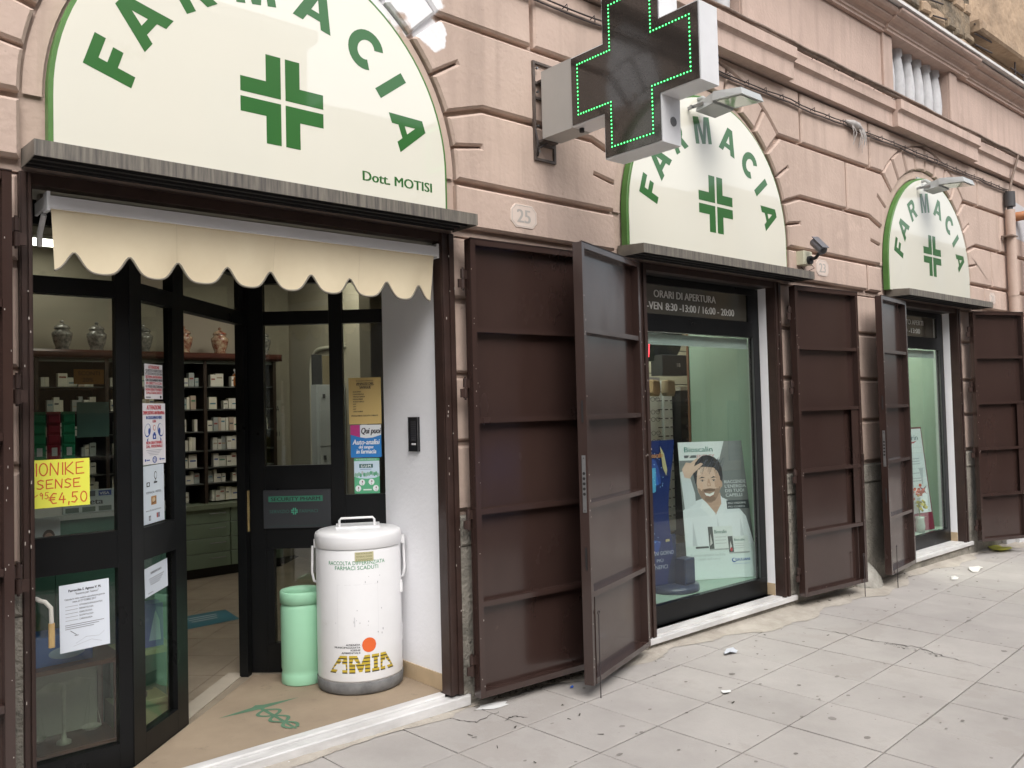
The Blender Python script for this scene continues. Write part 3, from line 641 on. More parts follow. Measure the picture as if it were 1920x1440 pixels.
# arched niche outline on that wall
arc = [(4.17, 4.30, zf+.6), (4.17, 4.30, 2.02)]+[(4.17, 4.30-.22+.22*math.cos(q), 2.02+.2*math.sin(q)) for q in [k*PI/2/6 for k in range(1, 7)]]+[(4.17, 3.6, 2.22)]
obj('niche_moulding', MB().tube(arc, .022, 6), mat('pale_moulding', (.55, .52, .43), .6), room)
obj('ceiling', MB().box(-.95, 5.55, .5, 5.0, 3.1, 3.2), M_ceil, room)
obj('vestibule_ceiling', MB().box(.70, 2.745, .061, .499, 2.46, 2.499), M_ceil, room)
M_lamp1 = mat('dim_room_lamp', (.9, .9, .85), .5, emit=(1, .95, .85), es=5)
ls = ['left LED panel in the shop ceiling, seen beside the awning', 'LED panel over the middle of the shop floor', 'LED panel over the rear right of the shop']
for (x, y, dx), lb in zip(((1.72, 4.36, .26), (2.6, 2.5, .25), (3.65, 3.3, .25)), ls):  # second and third panels are out of view, added to brighten the room
    t = thing('ceiling_lamp', (x, y, 3.06), 0, lb, 'lamp', 'ceiling lamps in the shop')
    obj('housing', MB().box(x-dx-.02, x+dx+.02, y-.17, y+.17, 3.075, 3.0995), M_white, t)
    obj('diffuser', MB().box(x-dx, x+dx, y-.15, y+.15, 3.068, 3.0745), M_lamp1 if y > 4 else M_fill, t)
# reveals
rv = thing('plaster_reveal', (2.7, .3, zf), 0, 'white plastered side of the doorway behind the white bin, with a tiled foot', 'wall')
obj('plaster', MB().box(2.692, 2.76, .0605, .62, zf, 2.46), M_plaster, rv)
for a, b in ((.061, .335), (.337, .60)): obj('skirting_tile', MB().box(2.683, 2.6915, a, b, zf+.002, .157), mat('beige_tile', (.55, .42, .27), .4, var=.12, scale=9) if a < .1 else bpy.data.materials['beige_tile'], rv)
obj('cover_plate', MB().box(2.686, 2.6915, .47, .53, .27, .37), M_plaster, rv)
obj('plaster', MB().box(.705, .746, .0305, .30, zf, 2.46), M_plaster, rv)
t = thing('intercom', (2.68, .3, 1.34), 0, 'black intercom panel with a row of buttons on the white doorway side', 'intercom')
obj('casing', MB().box(2.676, 2.6915, .259, .347, 1.336, 1.527), mat('intercom_black', (.015, .015, .017), .35), t)
for k in range(9): obj('button', MB().box(2.672, 2.6759, .275, .318, 1.395+k*.0125, 1.404+k*.0125), fm((.05, .05, .055), .4), t)
obj('name_tag', MB().box(2.673, 2.6759, .278, .315, 1.372, 1.382), M_white, t)
obj('rim', MB().box(2.6745, 2.6759, .256, .2588, 1.334, 1.529).box(2.6745, 2.6759, .3472, .35, 1.334, 1.529), M_steel, t)
# glazed entrance ---------------------------------------------------
ge = thing('glazed_entrance', (1.6, .6, zf), 0, 'black aluminium glazed shop entrance set back at an angle, its door standing open', 'entrance')
class Pl:   # vertical plane with its own u axis
    def __init__(s, o, ang): s.o = Vector((o[0], o[1], 0)); a = math.radians(ang); s.u = Vector((math.cos(a), math.sin(a), 0)); s.n = Vector((-math.sin(a), math.cos(a), 0))
    def box(s, mb, u0, u1, z0, z1, d0=0, d1=.05): return mb.obox(s.o, s.u, s.n, Z, u0, u1, d0, d1, z0, z1)
PA, PB, PD = Pl((.787, .25), 0), Pl((1.167, .245), 43.7), Pl((2.09, 1.15), -41.2)
def fpart(nm, pl, u0, u1, z0, z1, d0=0, d1=.05, m=None, **k): return obj(nm, pl.box(MB(), u0, u1, z0, z1, d0, d1), m or M_black, ge, **k)
e = .0008
fpart('post', PA, -.04, .010, zf, 2.46); fpart('post', PA, .325, .378, zf, 2.46)
for z0, z1 in ((zf, .18), (.925, 1.08), (2.078, 2.15), (2.36, 2.459)): fpart('rail', PA, .0108, .3242, z0, z1)
fpart('pane', PA, .0108, .3242, .18+e, .925-e, .022, .026, M_glass); fpart('pane', PA, .0108, .3242, 1.08+e, 2.078-e, .022, .026, M_glass); fpart('pane', PA, .0108, .3242, 2.15+e, 2.36-e, .022, .026, M_glass)
fpart('post', PB, .004, .10, zf, 2.459); fpart('post', PB, .39, .495, zf, 2.459); fpart('post', PB, 1.215, 1.27, zf, 2.459)
for z0, z1 in ((zf, .176), (.93, 1.073), (2.083, 2.158), (2.36, 2.458)): fpart('rail', PB, .1008, .3892, z0, z1)
fpart('pane', PB, .1008, .3892, .176+e, .93-e, .022, .026, M_glass); fpart('pane', PB, .1008, .3892, 1.073+e, 2.083-e, .022, .026, M_glass)
fpart('glazing_bead', PB, .372, .3885, 1.075, 2.08, -.004, -.0005, M_black)
for z0, z1 in ((2.083, 2.158), (2.36, 2.458)): fpart('rail', PB, .4958, 1.2142, z0, z1)
fpart('pane', PB, .4958, 1.2142, 2.158+e, 2.36-e, .022, .026, M_glass)
fpart('strike_plate', PB, 1.2405, 1.262, .89, 1.125, -.004, -.0005, mat('worn_brass', (.42, .32, .14), .45, var=.4, scale=30))
fpart('post', PD, .0, .10, zf, 2.457)
fpart('post', PD, .487, .563, zf, 2.457); fpart('post', PD, .828, .873, zf, 2.457)
for u0, u1 in ((.1008, .4862), (.5638, .8272)):
    for z0, z1 in ((zf, .235), (2.087, 2.165), (2.33, 2.456)): fpart('rail', PD, u0, u1, z0, z1)
    fpart('pane', PD, u0, u1, 2.165+e, 2.33-e, .022, .026, M_glass)
fpart('kick_panel', PD, .1008, .4862, .78, 1.262); fpart('rail', PD, .5638, .8272, .78, 1.083)
fpart('pane', PD, .1008, .4862, 1.262+e, 2.087-e, .022, .026, M_glass); fpart('pane', PD, .5638, .8272, 1.083+e, 2.087-e, .022, .026, M_glass)
fpart('pane', PD, .1458, .4862, .235+e, .78-e, .022, .026, M_glass); fpart('rail', PD, .1008, .145, .236, .779); fpart('pane', PD, .5638, .8272, .235+e, .78-e, .022, .026, M_glass)
# pull handle
fp = MB(); fp.tube([(.80, .25, .842), (.80, .17, .845), (.812, .158, .842), (.832, .155, .815), (.834, .155, .755)], .0085, 8); obj('pull_handle', fp, mat('worn_white_tube', (.62, .60, .54), .4), ge)
obj('handle_grip', MB().tube([(.834, .155, .754), (.834, .155, .66)], .012, 10), mat('tan_grip', (.52, .36, .16), .5), ge)
# security board
t = thing('security_board', (2.3, .95, .9), 0, 'dark security notice board with green lettering on the black door panel beside the bins', 'sign')
obj('board', PD.box(MB(), .092, .483, .900, 1.12, -.012, -.001), mat('dark_board', (.030, .033, .037), .4), t)
cv = Canvas(PD.o+PD.u*.092+PD.n*-.0122+Z*.9, PD.u, Z)
cv.rect(.03, .153, .345, .185, (.03, .16, .10), 1); cv.text('SECURITY PHARM', .045, .158, .285, .021, (.012, .02, .018), 2, bold=.03)
cv.text('SERVIZIO', .035, .088, .115, .018, (.035, .12, .095), 1); cv.text('FARMACI', .21, .088, .105, .018, (.035, .12, .095), 1)
for dx, dy in ((-1, -1), (-1, 1), (1, -1), (1, 1)): cv.poly([(.18+dx*a, .097+dy*b) for a, b in ((.002, .002), (.019, .002), (.019, .009), (.009, .009), (.009, .019), (.002, .019))], (.05, .28, .18), 1)
cv.rect(.02, .012, .365, .014, (.02, .06, .05), 1)
cv.out('lettering', t)
# sheets stuck on the glass ----------------------------------------
def sheet(nm, pl, u0, z0, w_, h_, label, col=(.72, .77, .83), slope=0, skew=0, d=-.003, cat='notice', group=None):
    t = thing(nm, tuple(pl.o+pl.u*(u0+w_/2)+Z*z0), 0, label, cat, group)
    u = (pl.u+Z*slope).normalized(); v = (Z+pl.u*skew).normalized()
    o = pl.o+pl.u*u0+pl.n*(.022+d)+Z*z0
    mb = MB().obox(o, u, pl.n, v, 0, w_, 0, .0012, 0, h_); obj('paper', mb, fm(col, .55), t)
    return t, Canvas(o-pl.n*.0003, u, v)
RED = (.55, .02, .04); DK = (.03, .03, .035); BL = (.03, .08, .35)
t, c = sheet('yellow_price_sheet', PA, -.06, 1.200, .281, .196, 'bright yellow sheet with a handwritten red price, taped low inside the left glass', (.80, .80, .09))
def strokes(c, segs, x, y, w_, h_, lw, col):
    for k, s in enumerate(segs): c.line([(x+px_*w_, y+py_*h_) for px_, py_ in s], lw, col, 1+k*.4)
SF = {'I': [[(.5, 0), (.5, 1)]], 'O': [[(.5+.45*math.cos(q), .5+.5*math.sin(q)) for q in [k*PI/6 for k in range(13)]]], 'N': [[(0, 0), (.05, 1), (.85, 0), (.95, 1)]],
      'K': [[(.05, 0), (.05, 1)], [(.9, 1), (.08, .45), (.95, 0)]], 'E': [[(.9, 1), (.05, .95), (.05, .02), (.95, .04)], [(.05, .5), (.75, .52)]], 'S': [[(.9, .9), (.5, 1), (.15, .85), (.2, .6), (.75, .42), (.85, .18), (.5, 0), (.05, .08)]],
      '9': [[(.85, .7), (.5, 1), (.2, .75), (.45, .5), (.85, .7), (.75, 0)]], '5': [[(.9, 1), (.25, 1), (.2, .55), (.6, .62), (.85, .3), (.5, 0), (.1, .08)]], '4': [[(.55, 1), (.1, .35), (.95, .35)], [(.7, .7), (.65, 0)]],
      '0': [[(.5+.42*math.cos(q), .5+.5*math.sin(q)) for q in [k*PI/6 for k in range(13)]]], ',': [[(.5, .1), (.35, -.2)]], 'e': [[(1, .95), (.6, 1), (.25, .7), (.2, .35), (.5, .03), (1, .05)], [(0, .6), (.8, .6)], [(0, .4), (.75, .4)]], '-': [[(.1, .3), (.9, .7)]]}
def hand(c, txt, x, y, w_, h_, lw=.0045, col=(.62, .10, .03)):
    for ch in txt:
        ww = w_*(.35 if ch in 'I,' else 1)
        if ch in SF: strokes(c, SF[ch], x, y, ww*.8, h_, lw, col)
        x += ww
hand(c, 'IONIKE', .076, .132, .041, .050); hand(c, 'SENSE', .082, .078, .034, .036); hand(c, '-95', .070, .037, .02, .026, .003); hand(c, 'e4,50', .126, .015, .035, .042)
c.out('handwriting', t)
t, c = sheet('parish_notice', PA, .103, .600, .192, .276, 'white parish notice with typed lines, taped to the lower left glass', (.70, .75, .82), .03, -.01)
c.text('Parrocchia S. Agnese V. M.', .035, .245, .125, .010, DK, bold=.02); c.text('"Insieme per l\'uomo"', .06, .230, .09, .009, DK)
c.text('Calendario visite mediche specialistiche gratuite', .02, .212, .155, .007, DK); c.text('mese di OTTOBRE 2017', .05, .199, .09, .008, DK)
for k, s in enumerate(('OTORINOLARINGOIATRIA', 'DERMATOLOGIA', 'GINECOLOGIA', 'REUMATOLOGIA', 'CARDIOLOGIA')):
    c.text(s, .075, .183-k*.0145, .0045*len(s), .0065, DK); c.rect(.022, .185-k*.0145, .07, .1865-k*.0145, (.3, .3, .33))
for k in range(3): c.rect(.02, .108-k*.008, .17-.02*k, .1105-k*.008, (.25, .25, .28))
c.line([(.04, .085), (.062, .066)], .002, DK); c.line([(.06, .03), (.10, .05), (.15, .045), (.17, .06)], .0012, (.45, .47, .5)); c.line([(.05, .02), (.12, .035), (.16, .02)], .0012, (.45, .47, .5)); c.rect(.055, .062, .07, .064, DK)
c.out('typing', t)
t, c = sheet('robbery_notice', PB, .157, 1.644, .16, .160, 'small white sheet headed ATTENZIONE in red, topmost on the narrow glass', (.80, .79, .80))
for k, (s, col) in enumerate((('ATTENZIONE', RED), ('QUESTO ESERCIZIO', DK), ("E' DOTATO DI UN", DK), ('SISTEMA ANTIRAPINA', RED), ('CON COLLEGAMENTO VIDEO', DK), ('IN DIRETTA CON', RED), ("LE FORZE DELL'ORDINE", DK), ('NON DISATTIVABILE', RED), ("DALL'ESERCENTE", RED))):
    w_ = min(.148, .0098*len(s)); c.text(s, .08-w_/2, .139-k*.0145, w_, .0115 if k else .014, col, bold=.03)
c.rect(.008, .006, .05, .010, DK); c.rect(.133, .004, .148, .016, DK); c.out('print', t)
t, c = sheet('alarm_notice', PB, .131, 1.346, .207, .278, 'white alarm notice with blue camera drawings, middle sheet on the narrow glass', (.82, .81, .83))
for s, y, w_, h_, col in (('ATTENZIONE', .250, .13, .019, RED), ('DISPOSITIVO ANTIRAPINA', .227, .19, .016, RED), ('IN COLLEGAMENTO VIDEO', .206, .14, .014, BL), ('CON', .190, .03, .012, RED), ('NON DISATTIVABILE', .092, .145, .013, RED), ('DAL PERSONALE', .075, .145, .013, RED)): c.text(s, .1035-w_/2, y, w_, h_, col, bold=.03)
for sx in (-1, 1):
    c.ell(.1035+sx*.058, .155, .026, .032, BL, 1, rot=sx*.5); c.ell(.1035+sx*.060, .157, .022, .028, (.8, .8, .82), 2, rot=sx*.5); c.ell(.1035+sx*.046, .150, .009, .016, BL, 3); c.poly([(.1035+sx*a, b) for a, b in ((.052, .122), (.066, .112), (.058, .100))], BL, 1)
c.ell(.105, .166, .012, .013, (.6, .12, .05), 1); c.ell(.105, .166, .009, .010, (.82, .81, .83), 2); c.rect(.09, .114, .12, .136, BL, 1); c.ell(.105, .137, .010, .009, BL, 1.5); c.rect(.1, .12, .11, .13, (.8, .8, .85), 2)
for k in range(4): c.rect(.03+.01*k, .063-k*.007, .17-.01*k, .065-k*.007, (.4, .4, .45))
c.ell(.105, .020, .02, .015, BL, 1); c.ell(.105, .020, .015, .010, (.8, .8, .85), 2); c.text('TSF', .09, .014, .03, .012, BL, 3, bold=.03); c.ell(.024, .02, .006, .006, BL); c.rect(.034, .017, .062, .022, BL); c.ell(.155, .02, .006, .006, BL); c.rect(.165, .017, .195, .022, BL)
c.out('print', t)
t, c = sheet('contact_sheet', PB, .118, 1.077, .203, .262, 'pale blue-white sheet with small logos, lowest of the three on the narrow upper glass', (.66, .74, .80), .02, -.01)
c.ell(.125, .215, .013, .018, DK, 1); c.ell(.125, .215, .010, .014, (.66, .74, .80), 2); c.line([(.118, .188), (.128, .198), (.122, .205)], .003, DK); c.rect(.11, .18, .14, .187, DK)
c.rect(.045, .168, .072, .188, DK, 1); c.ell(.058, .178, .008, .007, (.66, .74, .80), 2); c.text('FARMACIA - MOTISI', .04, .135, .13, .010, (.12, .12, .14)); c.rect(.083, .083, .13, .122, (.42, .22, .08), 1); c.ell(.106, .105, .014, .011, (.62, .48, .30), 2); c.line([(.09, .09), (.12, .097), (.125, .115)], .004, (.1, .05, .03), 3)
c.text('www.farmaciamotisi.it', .035, .056, .135, .008, (.15, .15, .17)); c.rect(.06, .014, .078, .036, (.2, .2, .22)); c.rect(.067, .018, .072, .03, (.66, .74, .8), 2); c.rect(.13, .020, .142, .042, (.4, .1, .08)); c.rect(.144, .020, .158, .042, (.15, .15, .2)); c.out('print', t)
t, c = sheet('job_notice', PB, .140, .752, .205, .130, 'plain white note with a few typed lines on the lower narrow glass', (.66, .72, .79), .08, -.03)
c.text('SI RICEVE SOLO', .05, .095, .095, .010, (.1, .1, .12), bold=.02)
for k in range(4): c.rect(.035+.004*k, .074-k*.009, .17-.012*k, .0765-k*.009, (.2, .2, .23))
c.rect(.025, .012, .07, .0145, (.25, .25, .28)); c.out('typing', t)
t, c = sheet('blood_test_sheet', PD, .594, 1.492, .19, .272, 'tan yellow sheet listing blood analyses, topmost on the right-hand glass', (.62, .45, .17))
c.text('IN QUESTA FARMACIA', .045, .250, .10, .007, DK); c.text('ANALISI DEL', .045, .230, .105, .014, DK, bold=.02); c.rect(.045, .2265, .15, .228, DK); c.text('SANGUE', .065, .210, .065, .013, DK, bold=.02); c.rect(.065, .2065, .13, .208, DK)
for k, s in enumerate(('GLICEMIA', 'COLESTEROLO', 'TRIGLICERIDI', 'EMOGLOBINA', 'ACIDO URICO', 'GOT', 'GPT', 'GGT', 'CREATININA')): c.text(s, .025, .186-k*.0145, .0058*len(s), .0075, DK, bold=.01)
c.text('EMOGLOBINA GLICATA 5 MINUTI', .014, .045, .155, .008, DK, bold=.01); c.out('print', t)
t, c = sheet('self_test_poster', PD, .600, 1.297, .18, .190, 'blue and magenta self-analysis sticker below the tan sheet', (.02, .20, .55))
c.poly([(0, .135), (.055, .118), (.055, .19), (0, .19)], (.50, .04, .22), 1); c.poly([(.057, .19), (.057, .118), (.09, .112), (.13, .115), (.18, .130), (.18, .19)], (.75, .78, .8), 1)
c.text('Qui puoi', .062, .139, .112, .034, DK, 2, shear=.15, bold=-.005); c.text('Auto-analisi', .012, .075, .155, .030, (.75, .8, .85), 2, bold=.02, shear=.15); c.text('del sangue', .047, .052, .085, .019, (.75, .8, .85), 2, shear=.15, bold=.01); c.text('in farmacia', .033, .022, .115, .026, (.75, .8, .85), 2, bold=.015, shear=.15)
c.out('print', t)
t, c = sheet('toothbrush_sticker', PD, .618, 1.086, .148, .206, 'green and white oral care sticker with four round pictures, lowest on the right-hand glass', (.10, .42, .22))
c.text('IN QUESTA FARMACIA', .012, .196, .12, .007, (.7, .8, .75), 1); c.poly([(0, .19), (0, .10), (.03, .09), (.074, .086), (.12, .09), (.148, .10), (.148, .19)], (.55, .68, .78), 1)
c.rect(.03, .150, .11, .172, (.03, .12, .12), 2); c.text('G·U·M', .04, .153, .058, .015, (.8, .85, .85), 3, bold=.03); c.rect(.035, .140, .10, .143, (.1, .2, .4), 2)
for k in range(14): x_ = .008+k*.01; c.ell(x_, .112+random.uniform(-.006, .01), .006, .012, random.choice([(.1, .35, .2), (.45, .5, .5), (.25, .45, .35)]), 2)
for x_, y_ in ((.045, .065), (.10, .067), (.022, .030), (.125, .030)): c.ell(x_, y_, .017, .018, (.75, .8, .8), 2); c.ell(x_+.002, y_+.004, .003, .006, (.2, .05, .08), 3); c.line([(x_, y_-.006), (x_+.001, y_-.016)], .002, DK, 3)
c.rect(.052, .018, .10, .026, (.7, .8, .75), 2); c.out('print', t)
# ================================================================== BEHIND THE LEFT GLASS
t = thing('teal_cabinet', (1.0, 1.0, zf), 0, 'teal counter front behind the left entrance glass', 'counter')
obj('cupboard_door', MB().box(.40, 1.02, .92, .94, zf, 1.075), M_bluegreen, t); obj('cupboard_door', MB().box(1.024, 1.62, .92, .94, zf, 1.075), M_bluegreen, t)
obj('counter_top', MB().box(.38, 1.64, .90, 1.35, 1.076, 1.10), mat('pale_top', (.4, .42, .4), .4), t)
t = thing('card_sign', (1.18, .75, 1.1), 0, 'white card-payment box printed Moneta beside the yellow sheet', 'sign')
obj('card_box', MB().box(1.06, 1.30, .93, .955, 1.101, 1.21), fm((.5, .55, .56)), t)
cv = Canvas((1.06, .9295, 1.101), X, Z); cv.text('Moneta', .03, .038, .15, .028, DK, bold=.01)
for k, cc in enumerate(((.3, .05, .04), (.12, .12, .14), (.05, .08, .3))): cv.rect(.01+k*.075, .078, .07+k*.075, .104, cc, 1); cv.rect(.01+k*.075, .004, .07+k*.075, .028, (.1, .15, .12), 1)
cv.text('VISA', .165, .083, .045, .014, (.7, .7, .7), 2, bold=.02); cv.out('print', t)
for k, (x0, cc, nm) in enumerate(((1.0, (.02, .22, .10), 'left green'), (1.065, (.30, .02, .04), 'dark red'), (1.13, (.02, .25, .12), 'right green'))):
    t = thing('hanging_pouch_strip', (x0, 1.2, 1.35), 0, nm+' hanging strip of sample packs above the yellow sheet', 'packaging', 'hanging strips of packs behind the left glass')
    obj('strip', MB().box(x0-.06, x0+.0, .985, .99, 1.33, 1.60), fm(cc, .35), t)
    for q in range(5): obj('pack', MB().prism([(x0-.057, 1.345+q*.05), (x0-.003, 1.345+q*.05), (x0-.003, 1.387+q*.05), (x0-.057, 1.387+q*.05)], .985, .974, .005), fm(tuple(v*1.15 for v in cc), .3), t)
    obj('price_tag', MB().box(x0-.042, x0-.018, .971, .9735, 1.385, 1.425), fm((.6, .62, .62)), t)
t = thing('orange_card', (1.15, 1.0, 1.78), 0, 'orange card with handwriting hanging behind the left glass', 'card')
obj('card', MB().box(1.13, 1.27, 1.0, 1.003, 1.735, 1.81), fm((.36, .17, .03)), t); cv = Canvas((1.13, .9995, 1.735), X, Z)
cv.text('SCONTI', .02, .045, .10, .02, (.1, .05, .02)); cv.text('20%', .04, .012, .05, .02, (.1, .05, .02)); cv.out('writing', t)
t = thing('mint_card', (1.15, 1.0, 1.45), 0, 'pale teal square card hanging behind the left glass', 'card'); obj('card', MB().box(1.14, 1.29, .99, .993, 1.47, 1.645), fm((.10, .20, .17)), t)
t = thing('leaflet', (.9, .6, .95), 0, 'white leaflet with a woman portrait at the foot of the upper left glass', 'leaflet')
obj('paper', MB().box(.78, .925, .40, .402, 1.02, 1.145), fm((.60, .62, .66)), t); cv = Canvas((.78, .3995, 1.02), X, Z); cv.rect(.075, .0, .125, .03, (.1, .06, .05), 1); cv.ell(.1, .045, .024, .032, (.10, .06, .045), 1); cv.ell(.1, .038, .018, .026, (.42, .25, .2), 2)
cv.ell(.093, .043, .003, .0015, DK, 3); cv.ell(.107, .043, .003, .0015, DK, 3); cv.ell(.1, .024, .006, .0015, (.35, .1, .1), 3)
for k in range(4): cv.rect(.01, .06+k*.009, .05, .063+k*.009, (.35, .36, .4), 1)
cv.out('portrait', t)
# wooden case with balance
WC = thing('wooden_display_case', (1.0, .5, .1), 0, 'brown wooden glazed case behind the lower left glass, holding a balance', 'display case')
WB = mat('case_wood', (.13, .06, .035), .4, c2=(.08, .036, .022), scale=6, stretch=(4, 1, 8))
obj('case_top', MB().box(.70, 1.165, .37, .66, .497, .517), WB, WC); obj('case_base', MB().box(.70, 1.165, .37, .66, .10, .155).box(.70, 1.15, .36, .3699, .155, .172), WB, WC)
for x0 in (.72, 1.128): obj('case_post', MB().box(x0, x0+.022, .372, .394, .156, .496), WB, WC); obj('case_post', MB().box(x0, x0+.022, .63, .652, .156, .496), WB, WC)
obj('case_back', MB().box(.743, 1.127, .64, .645, .156, .496), fm((.50, .50, .43)), WC); obj('case_pane', MB().box(.743, 1.127, .380, .382, .156, .496), M_glass, WC)
BS = thing('balance_scale', (.95, .5, .16), 0, 'antique brass pharmacy balance inside the wooden case', 'scale'); MBr = mat('aged_brass', (.60, .58, .50), .4, metal=.3, var=.3, scale=20)
obj('pillar', MB().lathe([(.03, 0), (.03, .01), (.012, .02), (.008, .05), (.009, .2), (.012, .24), (.004, .26)], (.955, .5, .157), 12), MBr, BS)
obj('beam', MB().prism([(.84, .392), (.955, .385), (1.07, .402), (1.07, .410), (1.0, .432), (.955, .42), (.90, .432), (.84, .400)], .504, .496, 0), MBr, BS)
for x0 in (.845, 1.065):
    obj('pan', MB().lathe([(.001, 0), (.03, .004), (.042, .014)], (x0, .5, .19), 16), MBr, BS)
    w_ = MB()
    for a in (0, 2.1, 4.2): w_.tube([(x0, .5, .40), (x0+.04*math.cos(a), .5+.04*math.sin(a), .204)], .0012, 4)
    obj('pan_wire', w_, MBr, BS)
def carton(nm, x0, x1, y0, y1, z0, z1, c, label, cat='box', pr=None, group=None):
    t = thing(nm, ((x0+x1)/2, (y0+y1)/2, z0), 0, label, cat, group); obj('carton_body', MB().bbox(x0, x1, y0, y1, z0, z1, .001), fm(c, .4), t)
    cv = Canvas((x0, y0-.0006, z0), X, Z); pr(cv, x1-x0, z1-z0); cv.out('print', t); return t
carton('blue_carton', .83, 1.055, .43, .58, .518, .64, (.05, .16, .50), 'bright blue appliance box on the wooden case, behind the parish notice', pr=lambda c, w_, h_: (c.ell(w_*.55, h_*.38, w_*.32, h_*.22, (.35, .5, .68)), c.ell(w_*.6, h_*.48, w_*.05, h_*.1, (.1, .12, .2), 2)))
carton('violet_carton', 1.31, 1.435, .66, .76, .455, .66, (.14, .14, .46), 'violet blue box with a white device picture on a pale cabinet behind the narrow glass', pr=lambda c, w_, h_: (c.poly([(w_*.45, h_*.15), (w_*.9, h_*.15), (w_*.85, h_*.6), (w_*.7, h_*.85), (w_*.6, h_*.6)], (.45, .55, .72)), c.text('PURITY', w_*.1, h_*.6, w_*.35, h_*.06, (.4, .42, .7), 2)))
t = thing('pale_green_cabinet', (1.35, .7, .1), 0, 'pale green glazed cabinet under the violet box', 'cabinet'); PG = mat('pale_green_wood', (.36, .42, .22), .5, var=.1, scale=5)
obj('cabinet_top', MB().box(1.22, 1.48, .62, .86, .430, .4545), PG, t); obj('cabinet_base', MB().box(1.22, 1.46, .62, .86, zf, .20), PG, t); obj('moulding', MB().box(1.215, 1.475, .605, .6195, .20, .222), PG, t)
for x0 in (1.225, 1.44): obj('cabinet_post', MB().box(x0, x0+.015, .625, .64, .2225, .4295), PG, t)
obj('cabinet_back', MB().box(1.24, 1.44, .84, .85, .2005, .4295), M_bluegreen, t)
t = thing('vestibule_flask', (1.33, .72, .21), 0, 'small dark dish inside the pale green cabinet', 'dish'); obj('dish', MB().lathe([(.0, .0), (.03, .002), (.042, .012), (.044, .03), (.04, .03), (.036, .014), (0, .008)], (1.33, .72, .2005), 16), fm((.1, .1, .1)), t)
# cupboard of dark shelves behind left glass (continuous with the rear wall unit)
# ================================================================== REAR WALL UNIT
sh = thing('wall_unit', (2.6, 4.4, zf), 0, 'long dark wooden wall unit of drawers and shelves at the back of the shop', 'cabinet')
sx0, sx1, yf_, yb_ = .6, 3.80, 4.33, 4.79
obj('crown', MB().prism([(sx0-.04, 2.10), (sx1+.05, 2.10), (sx1+.05, 2.165), (sx0-.04, 2.165)], yb_, yf_-.06, .02), mat('red_brown_wood', (.085, .025, .015), .35, var=.3, scale=6), sh)
obj('back_panel', MB().box(sx0, sx1, 4.72, 4.74, .72, 2.10), fm((.055, .062, .052), .6), sh)
ups = [sx0, 1.1, 1.65, 2.2, 2.75, 3.07, 3.77]
for x in ups: obj('upright', MB().box(x, x+.03, yf_, 4.719, .745, 2.099), M_wood, sh)
obj('light_strip', MB().box(sx0+.04, sx1-.04, yf_+.01, yf_+.03, 2.065, 2.095), fm((.16, .19, .17), .5), sh)
SZ = [.76, .935, 1.085, 1.245, 1.425, 1.635, 1.85]
for a, b in zip(ups, ups[1:]):
    for z in SZ[1:]: obj('shelf', MB().box(a+.031, b-.001, yf_+.02, 4.718, z-.012, z), fm((.06, .065, .06), .3), sh)
obj('counter', MB().box(sx0, sx1, 4.20, 4.719, .705, .744), fm((.16, .19, .13), .4), sh)
for i in range(6):
    for j in range(4):
        w_ = (sx1-sx0)/6; x0 = sx0+i*w_; z0 = .16+j*.137
        d = obj('drawer', MB().bbox(x0+.004, x0+w_-.004, 4.225, 4.30, z0+.003, z0+.134, .003), M_mintd, sh); PM[d.name] = PM[sh.name]
        h = obj('drawer_handle', MB().tube([(x0+w_*.62, 4.222, z0+.09), (x0+w_*.62, 4.205, z0+.09), (x0+w_*.9, 4.205, z0+.09), (x0+w_*.9, 4.222, z0+.09)], .004, 5), M_steel, d)
        h.parent = d
obj('toe_kick', MB().box(sx0, sx1, 4.28, 4.32, zf, .159), fm((.01, .01, .01)), sh)
random.seed(21)
ORD = 'first second third fourth fifth sixth seventh eighth ninth tenth eleventh twelfth thirteenth fourteenth fifteenth sixteenth seventeenth eighteenth nineteenth twentieth'.split()
box_meshes = []
BC = [(.62, .61, .52), (.66, .65, .58), (.55, .55, .48), (.68, .66, .54), (.33, .36, .34), (.45, .36, .28), (.35, .40, .38)]
boxcount = 0
for bi, (a, b) in enumerate(zip(ups, ups[1:])):
    if b < 1.3: continue
    for si, z in enumerate(SZ):
        top = (SZ+[2.05])[si+1]-z-.03; x = a+.05+random.uniform(0, .06); nb = 0
        while x < b-.06:
            w_ = random.choice([.028, .035, .045, .05, .075]); h_ = min(top, random.choice([.08, .10, .115, .125, .13]))
            if x+w_ > b-.02: break
            cc = BC[min(6, int(random.random()**1.7*7))]
            mb = MB().box(-w_/2, w_/2, 0, .06, 0, h_)
            fmc = fm(cc); mb.use(fmc); mb.m = [0]*6
            if w_ > .03:
                hz = h_*random.uniform(.35, .7); mb.use(fm(random.choice([(.08, .22, .12), (.06, .10, .26), (.30, .08, .06), (.10, .22, .26), (.35, .30, .22), (.12, .12, .12)]))); mb.add([(-w_*.36, -.0006, hz), (w_*.36, -.0006, hz), (w_*.36, -.0006, hz+h_*.12), (-w_*.36, -.0006, hz+h_*.12)], [(0, 1, 2, 3)])
            nb += 1
            o = obj('medicine_box', mb, None, None, local=True); o.location = (x+w_/2, yf_+.05+random.uniform(0, .03), z+.0005)
            apply_props(o, '%s carton from the left on shelf %s of wall unit bay %s' % (ORD[nb-1], ('one', 'two', 'three', 'four', 'five', 'six', 'seven')[si]+' from the bottom', ('one', 'two', 'three', 'four', 'five', 'six')[bi-1]), 'box', 'medicine boxes on the rear shelves', None); boxcount += 1
            x += w_+random.choice([.002, .002, .002, .002, .003, .003, .004, .004, .07])
t = thing('amber_bottle', (3.40, 4.4, 1.85), 0, 'round amber pump bottle on the upper shelf of the wall unit', 'bottle')
